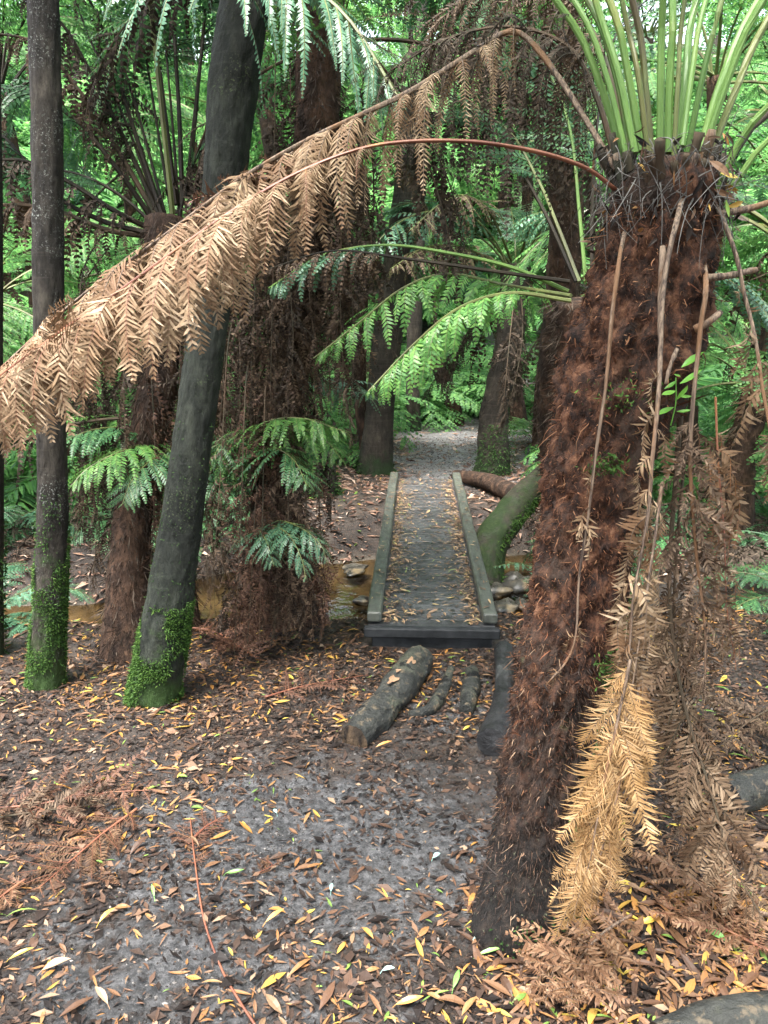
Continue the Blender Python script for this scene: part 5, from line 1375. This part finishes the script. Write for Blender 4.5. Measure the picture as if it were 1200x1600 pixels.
while n < 170:
    if n % 5 < 3: x = R.uniform(-7.5, -1.0); y = R.uniform(5.5, 8.6)
    else: x = R.uniform(1.7, 6.5); y = R.uniform(3.0, 8.5)
    if y < 5 and x < 2.2 + (y - 3) * .2: continue
    if gz(x, y) < -.3 or (x > -1.4 and x < 2.0 and y > 7): continue
    n += 1; z = gz(x, y); s = R.uniform(.6, 1.15); az0 = R.uniform(0, 6.28)
    for q in range(9):
        a = az0 + q * .7 + R.normal(0, .2); s2 = s * R.uniform(.7, 1.15); ca, sa = math.cos(a), math.sin(a); tl = R.normal(.15, .25); ct, st_ = math.cos(tl), math.sin(tl)
        Rm = np.array([[ca, -sa, 0], [sa, ca, 0], [0, 0, 1]]) @ np.array([[ct, 0, st_], [0, 1, 0], [-st_, 0, ct]])
        m4 = np.eye(4); m4[:3, :3] = Rm * s2; m4[:3, 3] = [x, y, z + .03]
        tk.join(fine[(q + n) % 3], m4, 0 if (n % 3 and q % 3) else 1)
tag(tk.build('fern_thicket', [M['dead_dark'], M['green']]), 'dark tangle of dead and green low fern fronds on both creek banks', 'undergrowth', kind='stuff')
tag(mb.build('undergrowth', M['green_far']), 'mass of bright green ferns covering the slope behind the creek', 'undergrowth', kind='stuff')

# ------------------------------------------------------------------ logs, sticks, rocks, fallen fronds
def log_thing(name, label, pts, radii, mat, endmat=None, seed=0, ns=24, amp=.06, cat='log', rings=60, fine=.03):
    pts = np.array(pts); c = pts.mean(0); c[2] = gz(c[0], c[1])
    t = thing(name, label, cat, c)
    mb = MB()
    P, L = resample(pts, rings)
    r = np.interp(np.linspace(0, 1, rings), np.linspace(0, 1, len(radii)), radii)
    disp = lambda th, u: 1 + amp * 2 * fbm(np.cos(th) * 1.2 + seed, np.sin(th) * 1.2, u * L * 5, seed, 3) + fine * 2 * fbm(np.cos(th) * 6, np.sin(th) * 6 + seed, u * L * 14, seed + 1, 3)
    v = tube(mb, P, r, ns, 0, False, (0, 0, 1), disp)
    mb.build('bark', mat, t, True)
    for k, e in ((0, v[0]), (-1, v[-1])):
        b = MB(); c_ = e.mean(0); out_ = nrm(P[k] - P[1 if k == 0 else -2]) * .004
        rings_ = [c_ + (e - c_) * f + out_ * (1 - f) * 2 * (0.7 + .3 * rng.random((ns, 1))) for f in (.999, .75, .5, .25)]
        V = np.vstack(rings_ + [c_[None] + out_])
        Q = [[a * ns + i, a * ns + (i + 1) % ns, (a + 1) * ns + (i + 1) % ns, (a + 1) * ns + i] for a in range(3) for i in range(ns)]
        Tt = [[3 * ns + i, 3 * ns + (i + 1) % ns, 4 * ns] for i in range(ns)]
        b.add(V, Q, Tt); b.build('cut_end', endmat or M['cut_wood'], t)
    return t, P, r


def gp(px, py, h):
    p = G(px, py, h); return p


l1, P1, r1 = log_thing('log', 'thick wet log with scuffed bare patches leading up to the footbridge', [gp(655, 1030, .050), gp(624, 1072, .045), gp(588, 1118, .035), gp(553, 1155, .03)], [.072, .082, .084, .066, .074, .060], M['wet_log'], M['rot_wood'], 11, 44, .12, rings=90, fine=.05)
for k, (px, py, s) in enumerate(((643, 1032, .03), (614, 1058, .034), (622, 1048, .016))):   # scuffed patches of bare wood
    c = G(px, py, .13); mb = MB(); n = 14; th = np.linspace(0, 2 * PI, n, endpoint=False)
    i = int(np.argmin(np.linalg.norm(P1[:, :2] - c[:2], axis=1))); ax = nrm(P1[min(i + 1, 59)] - P1[i - 1]); sd_ = nrm(np.cross(ax, ZUP)); nr_ = np.cross(sd_, ax)
    off = float(np.dot(c - P1[i], sd_))
    V = []
    for f in (1, .5):
        for a in th:
            e = f * s * (1 + .35 * math.sin(3 * a + k) + .2 * math.sin(5 * a)); uu, vv = math.cos(a) * e, math.sin(a) * e * .6 + off
            rr_ = r1[i] * 1.045; vv = max(-rr_ * .95, min(rr_ * .95, vv))
            V.append(P1[i] + ax * uu + sd_ * vv + nr_ * (math.sqrt(rr_ ** 2 - vv ** 2) + .002 * (1.5 - f)))
    V.append(np.mean(V[n:], axis=0))
    mb.add(V, [[i_, (i_ + 1) % n, n + (i_ + 1) % n, n + i_] for i_ in range(n)], [[n + i_, n + (i_ + 1) % n, 2 * n] for i_ in range(n)]); mb.build('bare_patch', M['bare_wood'], l1, True)
log_thing('log', 'burnt black log with a sawn end beside the big fern trunk', [gp(787, 1015, .05), gp(788, 1060, .05), gp(784, 1110, .05), gp(768, 1160, .06)], [.048, .046, .042, .054, .060], M['burnt_log'], M['burnt_log'], 12, 40, .06, rings=90, fine=.05)
log_thing('log', 'short mossy dark log with cut end lying at the right edge', [gp(1135, 1246, .06), gp(1180, 1232, .06), gp(1260, 1210, .06)], [.068, .066, .062], M['wet_log'], M['burnt_log'], 13)
log_thing('log', 'grey weathered log across the bottom right corner', [gp(1035, 1640, .02), gp(1120, 1610, .03), gp(1260, 1600, .02)], [.055, .065, .07], M['wet_log'], M['rot_wood'], 14, 40, .1, rings=80, fine=.05)
log_thing('log', 'curved flat piece of dark wood half sunk in mud between the two logs', [gp(705, 1045, .004), gp(692, 1080, .008), gp(672, 1108, .008), gp(640, 1118, .002)], [.020, .030, .032, .020], M['wet_log'], M['wet_log'], 15, amp=.05)
log_thing('log', 'sunken dark root in the mud beside the burnt log', [gp(738, 1050, .0), gp(736, 1080, .01), gp(728, 1112, .0)], [.035, .045, .03], M['wet_log'], M['wet_log'], 16, amp=.12)
mt, Pm, rm = log_thing('mossy_log', 'mossy leaning trunk slanting down behind the big fern to the creek', [W(960, 640, 6.5), W(905, 690, 6.4), W(862, 735, 6.3), W(815, 785, 6.2), W(770, 845, 6.1), W(752, 900, 6.0), W(745, 960, 5.95)], [.08, .085, .095, .12, .14, .16, .17], M['mossy_log'], M['wet_log'], 17, cat='log', amp=.1)
b = MB(); tufts(b, Pm, rm * .98, 9000, .028, .009, 9, .8, 0, 1, (-1.9, 1.0), lambda u, th: np.clip(.55 + 1.5 * vnoise(th * 1.5, u * 9, 0, 3), 0, 1), .6); b.build('moss', M['moss'], mt)
mt2, Pm2, rm2 = log_thing('mossy_log', 'dark fallen log among roots at the edge of the far path', [gbase(745, 655) + [0, 0, .15], gbase(780, 650) + [0, .2, .2], gbase(700, 640) + [-.1, .6, .3]], [.22, .2, .14], M['mossy_log'], M['burnt_log'], 18)
log_thing('log', 'fallen brown trunk lying across the path end right of the bridge', [gbase(712, 752) + [0, 0, .08], gbase(760, 765) + [0, 0, .10], gbase(815, 790) + [0, 0, .1]], [.06, .09, .09], M['fern_trunk_dark'], M['fern_trunk_dark'], 19)

sticks = [('thin dark stick on the littered mud left of centre', (215, 1185), (290, 1222), .006, 'stick', 0), ('long thin root line across the trodden mud', (245, 1268), (600, 1213), .004, 'stick', .02), ('stout dark broken stick below the mossy trees', (112, 1122), (182, 1112), .016, 'stick', 0),
          ('long thin stick pointing at the end of the footbridge', (455, 985), (610, 1022), .008, 'stick', 0), ('dark wet branch behind the rust coloured fallen frond', (340, 1020), (470, 1020), .018, 'wet_log', 0), ('short dark stick near the lower centre', (520, 1205), (455, 1185), .005, 'stick', 0),
          ('fine dark stick in the lower left leaf litter', (150, 1545), (225, 1530), .004, 'stick', 0), ('thin dark stick beside the thick wet log', (745, 1140), (705, 1165), .004, 'stick', 0), ('broken twig near the bottom centre', (540, 1500), (560, 1450), .004, 'stick', 0),
          ('long pale stick crossing low behind the hanging fronds', (1075, 1100), (1210, 1150), .009, 'pale_stick', .05), ('pale stick sloping up at the right edge', (1085, 1150), (1215, 1075), .008, 'pale_stick', .1), ('short pale stick leaning behind the golden frond', (1110, 1175), (1085, 1105), .008, 'pale_stick', .06),
          ('pale stick above the mossy log at the right edge', (1125, 1205), (1215, 1218), .007, 'pale_stick', .15), ('upper pale stick among the dark right thicket', (1090, 1050), (1215, 1000), .007, 'pale_stick', .2), ('branch lying in the creek left of the footbridge', (505, 885), (575, 915), .02, 'stick', -.27), ('pale wet branch at the creek edge left of the bridge', (495, 858), (575, 842), .014, 'pale_stick', -.12)]
for k, (lb, a, b_, r, mk, h) in enumerate(sticks):
    pa, pb = [G(*q, h) for q in (a, b_)]
    n = 7; P = np.linspace(pa, pb, n); P += rng.normal(0, .012, (n, 3)) * [1, 1, 0] * np.linalg.norm(pb - pa) * 1.5
    if h == 0 or h == .02: P[:, 2] = gz(P[:, 0], P[:, 1]) + r * .8
    P, _ = resample(P, 30)
    mb = MB(); tube(mb, P, r * np.linspace(1.1, .5, 30) * (1 + .15 * rng.normal(0, 1, 30)), 8)
    if k % 2 == 0 and r < .012:
        m_ = P[14]; tube(mb, resample([m_, m_ + (pb - pa) * .12 + [.02, .03, .01], m_ + (pb - pa) * .22 + [.05, .05, .015]], 8)[0], np.linspace(r * .6, r * .25, 8), 6)
    tag(mb.build('stick', M[mk], None, True, origin=P[0]).__class__ and scene.objects[-1], lb, 'stick')
for o in scene.objects:
    pass


def fallen(name, label, pts, bm, sm, h=.012, **kw):
    P = [];
    for px, py in pts:
        p = G(px, py, 0); p[2] = gz(p[0], p[1]) + h; P.append(p)
    P = np.array(P)
    t = thing(name, label, 'fallen frond', P[0])
    d = dict(r0=.005, npairs=20, plen=.16, start=.05, droop=.05, K=14, pl=.03, seed=len(label), curl=.5, jit=.2, twist=.4, lift=.1, missing=.1)
    d.update(kw)
    bl, st = frond(P, **d)
    for m_ in (bl, st):                                   # rest on the ground
        for v in m_.v:
            g_ = gz(v[:, 0], v[:, 1]) + .003
            v[:, 2] = np.maximum(v[:, 2], g_ + .2 * np.abs(v[:, 2] - g_))
    bl.build('blade', bm, t); st.build('rachis', sm, t, True)
    return t


fallen('fallen_frond', 'dark red brown fallen frond entering from the left edge', [(-30, 1275), (60, 1268), (140, 1258), (240, 1250)], M['dead_rust'], M['stalk_rust'], .03, plen=.2, lift=.08)
fallen('fallen_frond', 'second dark frond lying behind the orange one at the left', [(-40, 1295), (40, 1282), (120, 1278), (190, 1268)], M['dead_brown'], M['stalk_brown'], .03, plen=.15, lift=.3)
fallen('fallen_frond', 'orange brown fallen frond pointing down at the lower left', [(215, 1275), (165, 1310), (115, 1350), (60, 1395)], M['dead_rustlight'], M['stalk_rust'], .015, plen=.2, pl=.028, K=22, jit=.22, npairs=24, lift=.03, fill=.5)
fallen('fallen_frond', 'small orange frond scrap at the left edge', [(40, 1380), (10, 1400), (-30, 1430)], M['dead_orange'], M['stalk_rust'], .015, plen=.1, npairs=10)
fallen('fallen_frond', 'rust red fallen frond lying beside the thick wet log', [(415, 1092), (460, 1080), (510, 1070), (575, 1058)], M['dead_rust'], M['stalk_rust'], .02, plen=.13, pl=.03)
fallen('fallen_frond', 'bare rust red frond stalk curving to the bottom edge', [(298, 1288), (304, 1345), (318, 1440), (345, 1515), (372, 1565), (402, 1610)][::-1], M['dead_rust'], M['stalk_rust'], .008, plen=.10, start=.72, npairs=8, r0=.0036, tip_r=.6, missing=.25, droop=.3)
fallen('fallen_frond', 'short rusty frond piece at the top of the bare stalk', [(305, 1318), (325, 1300), (352, 1283)], M['dead_rust'], M['stalk_rust'], .012, plen=.06, npairs=9, pl=.02)
fallen('fallen_frond', 'heap of orange dried frond below the golden hanging frond', [(985, 1450), (940, 1480), (900, 1530), (890, 1600)], M['dead_orange'], M['stalk_dead'], .05, plen=.19, lift=.3, pl=.03)
fallen('fallen_frond', 'tan crumpled frond heap at bottom right of the big trunk', [(910, 1450), (880, 1490), (862, 1540), (850, 1590)], M['dead_orange'], M['stalk_dead'], .04, plen=.13, lift=.3, pl=.026)
fallen('fallen_frond', 'dull brown frond on the litter right of the golden frond', [(1200, 1440), (1130, 1420), (1060, 1370), (1020, 1330)], M['dead_orange'], M['stalk_dead'], .03, plen=.18, lift=.2)
fallen('fallen_frond', 'orange brown frond under the right trailing frond', [(1210, 1500), (1150, 1470), (1090, 1440), (1040, 1430)], M['dead_orange'], M['stalk_rust'], .03, plen=.15, lift=.2)
fallen('fallen_frond', 'brown fronds matted at the far right thicket floor', [(1220, 1130), (1170, 1160), (1120, 1200)], M['dead_brown'], M['stalk_brown'], .06, plen=.22, lift=.3)
fallen('fallen_frond', 'small rusty leaflet frond lying near the mud centre', [(405, 1368), (425, 1355), (412, 1345)], M['dead_orange'], M['stalk_rust'], .006, plen=.05, npairs=6, pl=.016, r0=.002)
fallen('fallen_frond', 'rust heap of frond fibre at the foot of the curtained fern', [(300, 1000), (340, 1005), (400, 1040)], M['dead_rust'], M['stalk_rust'], .06, plen=.22, lift=.4, npairs=26)

# single leaves that stand out
sl = [('pale teal lobed leaf on grey mud right of centre', (682, 1343), .05, 'leaf_teal', .6, .5), ('pale teal leaf near the bottom centre', (607, 1530), .055, 'leaf_teal', .1, .35), ('pale teal leaf standing on the mud in the middle', (518, 1395), .05, 'leaf_teal', 1.5, .4),
      ('small teal leaf on the mud below the root line', (430, 1272), .04, 'leaf_teal', 2.2, .5), ('pale teal scrap beside the foot of the big fern', (748, 1470), .05, 'leaf_teal', .3, .6), ('broad green leaf right of the golden frond', (1118, 1466), .08, 'leaf_green', 2.6, .35),
      ('narrow green leaf on the mud beside the bare stalk', (368, 1372), .07, 'leaf_green', .1, .25), ('green leaf in the bottom right litter', (712, 1545), .07, 'leaf_green', 1.2, .25), ('green curled leaf near the bottom left', (240, 1405), .06, 'leaf_green', 2, .2), ('long green leaf at the foot of the big fern', (765, 1495), .09, 'leaf_green', .2, .16),
      ('yellow leaf standing on the mud left of the stalk', (168, 1440), .07, 'leaf_yellow', 1.0, .25), ('yellow leaf near bottom left edge', (35, 1500), .08, 'leaf_yellow', .5, .22), ('yellow curled leaf in the bottom right corner', (1160, 1500), .08, 'leaf_yellow', -.9, .22), ('yellow leaf below the golden frond heap', (1015, 1445), .08, 'leaf_yellow', 0.2, .3),
      ('orange leaf on mud beneath the trodden patch', (430, 1440), .08, 'leaf_orange', .7, .2), ('orange leaf leaning up in the middle foreground', (575, 1470), .075, 'leaf_orange', -1.0, .24), ('large orange leaf right of bottom centre', (640, 1580), .09, 'leaf_orange', .2, .25), ('orange leaf near the end of the thick wet log', (600, 1170), .09, 'leaf_orange', .4, .2),
      ('broad tan leaf at the foot of the big fern', (832, 1490), .09, 'leaf_tan', 1.3, .3), ('tan leaf on mud at bottom left', (90, 1520), .09, 'leaf_tan', .4, .3), ('two toned tan leaf in the lower left litter', (160, 1570), .08, 'leaf_tan', 2.4, .28)]
for k, (lb, (px, py), L, mk, az, wr) in enumerate(sl):
    p = G(px, py); p[2] = gz(p[0], p[1])
    mb = MB(); n1 = np.array([1.0])
    L = L * (.6 if 'teal' in mk else .8)
    leaves(mb, p[None] + [0, 0, .018], np.array([[math.cos(az), math.sin(az), .15]]), np.array([[.15 * math.sin(k), -.25, 1]]), n1 * L, n1 * L * wr, n1 * .35, 0, .3, 5)
    dv = nrm(np.array([math.cos(az), math.sin(az), .15]))
    tube(mb, np.linspace(p + [0, 0, .018] - dv * L * .5, p + [0, 0, .008] - dv * L * .68, 4), .0009, 4)
    tag(mb.build('fallen_leaf', M[mk], None, False, origin=p), lb, 'leaf')
    scene.objects[-1].location = p

# creek stones
def rock(label, px, py, s, seed, z=WATER_Z, fl=.45):
    if seed == 47: fl = .18
    p = G(px, py, z + .01)
    th = np.linspace(0, 2 * PI, 20, endpoint=False); ph = np.linspace(.02, PI - .02, 12)
    TH, PH = np.meshgrid(th, ph)
    d = np.stack([np.sin(PH) * np.cos(TH), np.sin(PH) * np.sin(TH) * .8, np.cos(PH) * fl], -1)
    r = s * (1 + .9 * fbm(d[..., 0] * 1.8 + seed, d[..., 1] * 1.8, d[..., 2] * 4, seed, 4))
    V = d * r[..., None]
    a = .7 * seed; c_, s_ = math.cos(a), math.sin(a)
    V = V @ np.array([[c_, s_, 0], [-s_, c_, 0], [0, 0, 1]])
    i = np.arange(11)[:, None]; j = np.arange(20)[None]
    q = np.stack(np.broadcast_arrays(i * 20 + j, (i + 1) * 20 + j, (i + 1) * 20 + (j + 1) % 20, i * 20 + (j + 1) % 20), -1).reshape(-1, 4)
    mb = MB(); mb.add(V.reshape(-1, 3), q, [[0, k, k + 1] for k in range(1, 19)] + [[220, 220 + k + 1, 220 + k] for k in range(1, 19)])
    o = mb.build('creek_stone', M['rock'], None, True); o.location = p
    tag(o, label, 'stone', 'stones in the creek')


for k, (lb, px, py, s) in enumerate([('flat wet stone against the right kerb of the footbridge', 775, 925, .13), ('large tan creek stone beside the big fern trunk', 812, 912, .17), ('low grey stone in the creek right of the bridge', 790, 948, .11), ('small wet stone below the tan creek stone', 818, 948, .09), ('stone nearest the bridge end on the right', 785, 975, .09),
                                      ('grey stone next to the big trunk at the water edge', 806, 978, .08), ('dark stone far up the right side of the creek', 770, 900, .10), ('low sandy stone barely out of the creek left of the footbridge', 552, 890, .12), ('dark mossy stone on the far creek bank', 510, 868, .10),
                                      ('small stone under the left kerb of the footbridge', 566, 940, .07)]):
    rock(lb, px, py, s, 40 + k)

# ------------------------------------------------------------------ light
world = bpy.data.worlds.new('World'); scene.world = world; world.use_nodes = True
nt = world.node_tree; bg = nt.nodes['Background']
sky = nt.nodes.new('ShaderNodeTexSky'); sky.sky_type = 'NISHITA'; sky.sun_disc = False
SUN_EL, SUN_AZ = math.radians(69), math.radians(212)
sky.sun_elevation = SUN_EL; sky.sun_rotation = SUN_AZ; sky.air_density = 1.0; sky.dust_density = 4.0; sky.ozone_density = .6
hs = nt.nodes.new('ShaderNodeHueSaturation'); hs.inputs['Saturation'].default_value = .5
nt.links.new(sky.outputs[0], hs.inputs['Color']); nt.links.new(hs.outputs[0], bg.inputs[0]); bg.inputs[1].default_value = .14
sun = bpy.data.lights.new('sun', 'SUN'); sun.energy = 2.8; sun.angle = math.radians(25); sun.color = (1, .97, .93)
so = bpy.data.objects.new('sun', sun); COL.objects.link(so)
dv = Vector((math.sin(SUN_AZ) * math.cos(SUN_EL), math.cos(SUN_AZ) * math.cos(SUN_EL), math.sin(SUN_EL)))
so.rotation_euler = dv.to_track_quat('Z', 'Y').to_euler(); so.location = (0, 0, 20)

cam = bpy.data.cameras.new('camera'); co = bpy.data.objects.new('camera', cam); COL.objects.link(co)
cam.sensor_fit = 'VERTICAL'; cam.sensor_height = 1600 / F * 26; cam.lens = 26; cam.clip_end = 500; cam.clip_start = .02
co.location = CAM; co.rotation_euler = (PI / 2 - PITCH, 0, 0)
scene.camera = co
vs = scene.view_settings; scene.display_settings.display_device = 'sRGB'
vs.view_transform = 'Standard'; vs.look = 'None'; vs.exposure = 2.85; vs.gamma = 1
c = scene.cycles
c.max_bounces = 11; c.diffuse_bounces = 9; c.glossy_bounces = 3; c.transmission_bounces = 4; c.transparent_max_bounces = 8
c.caustics_reflective = False; c.caustics_refractive = False
c.use_denoising = True
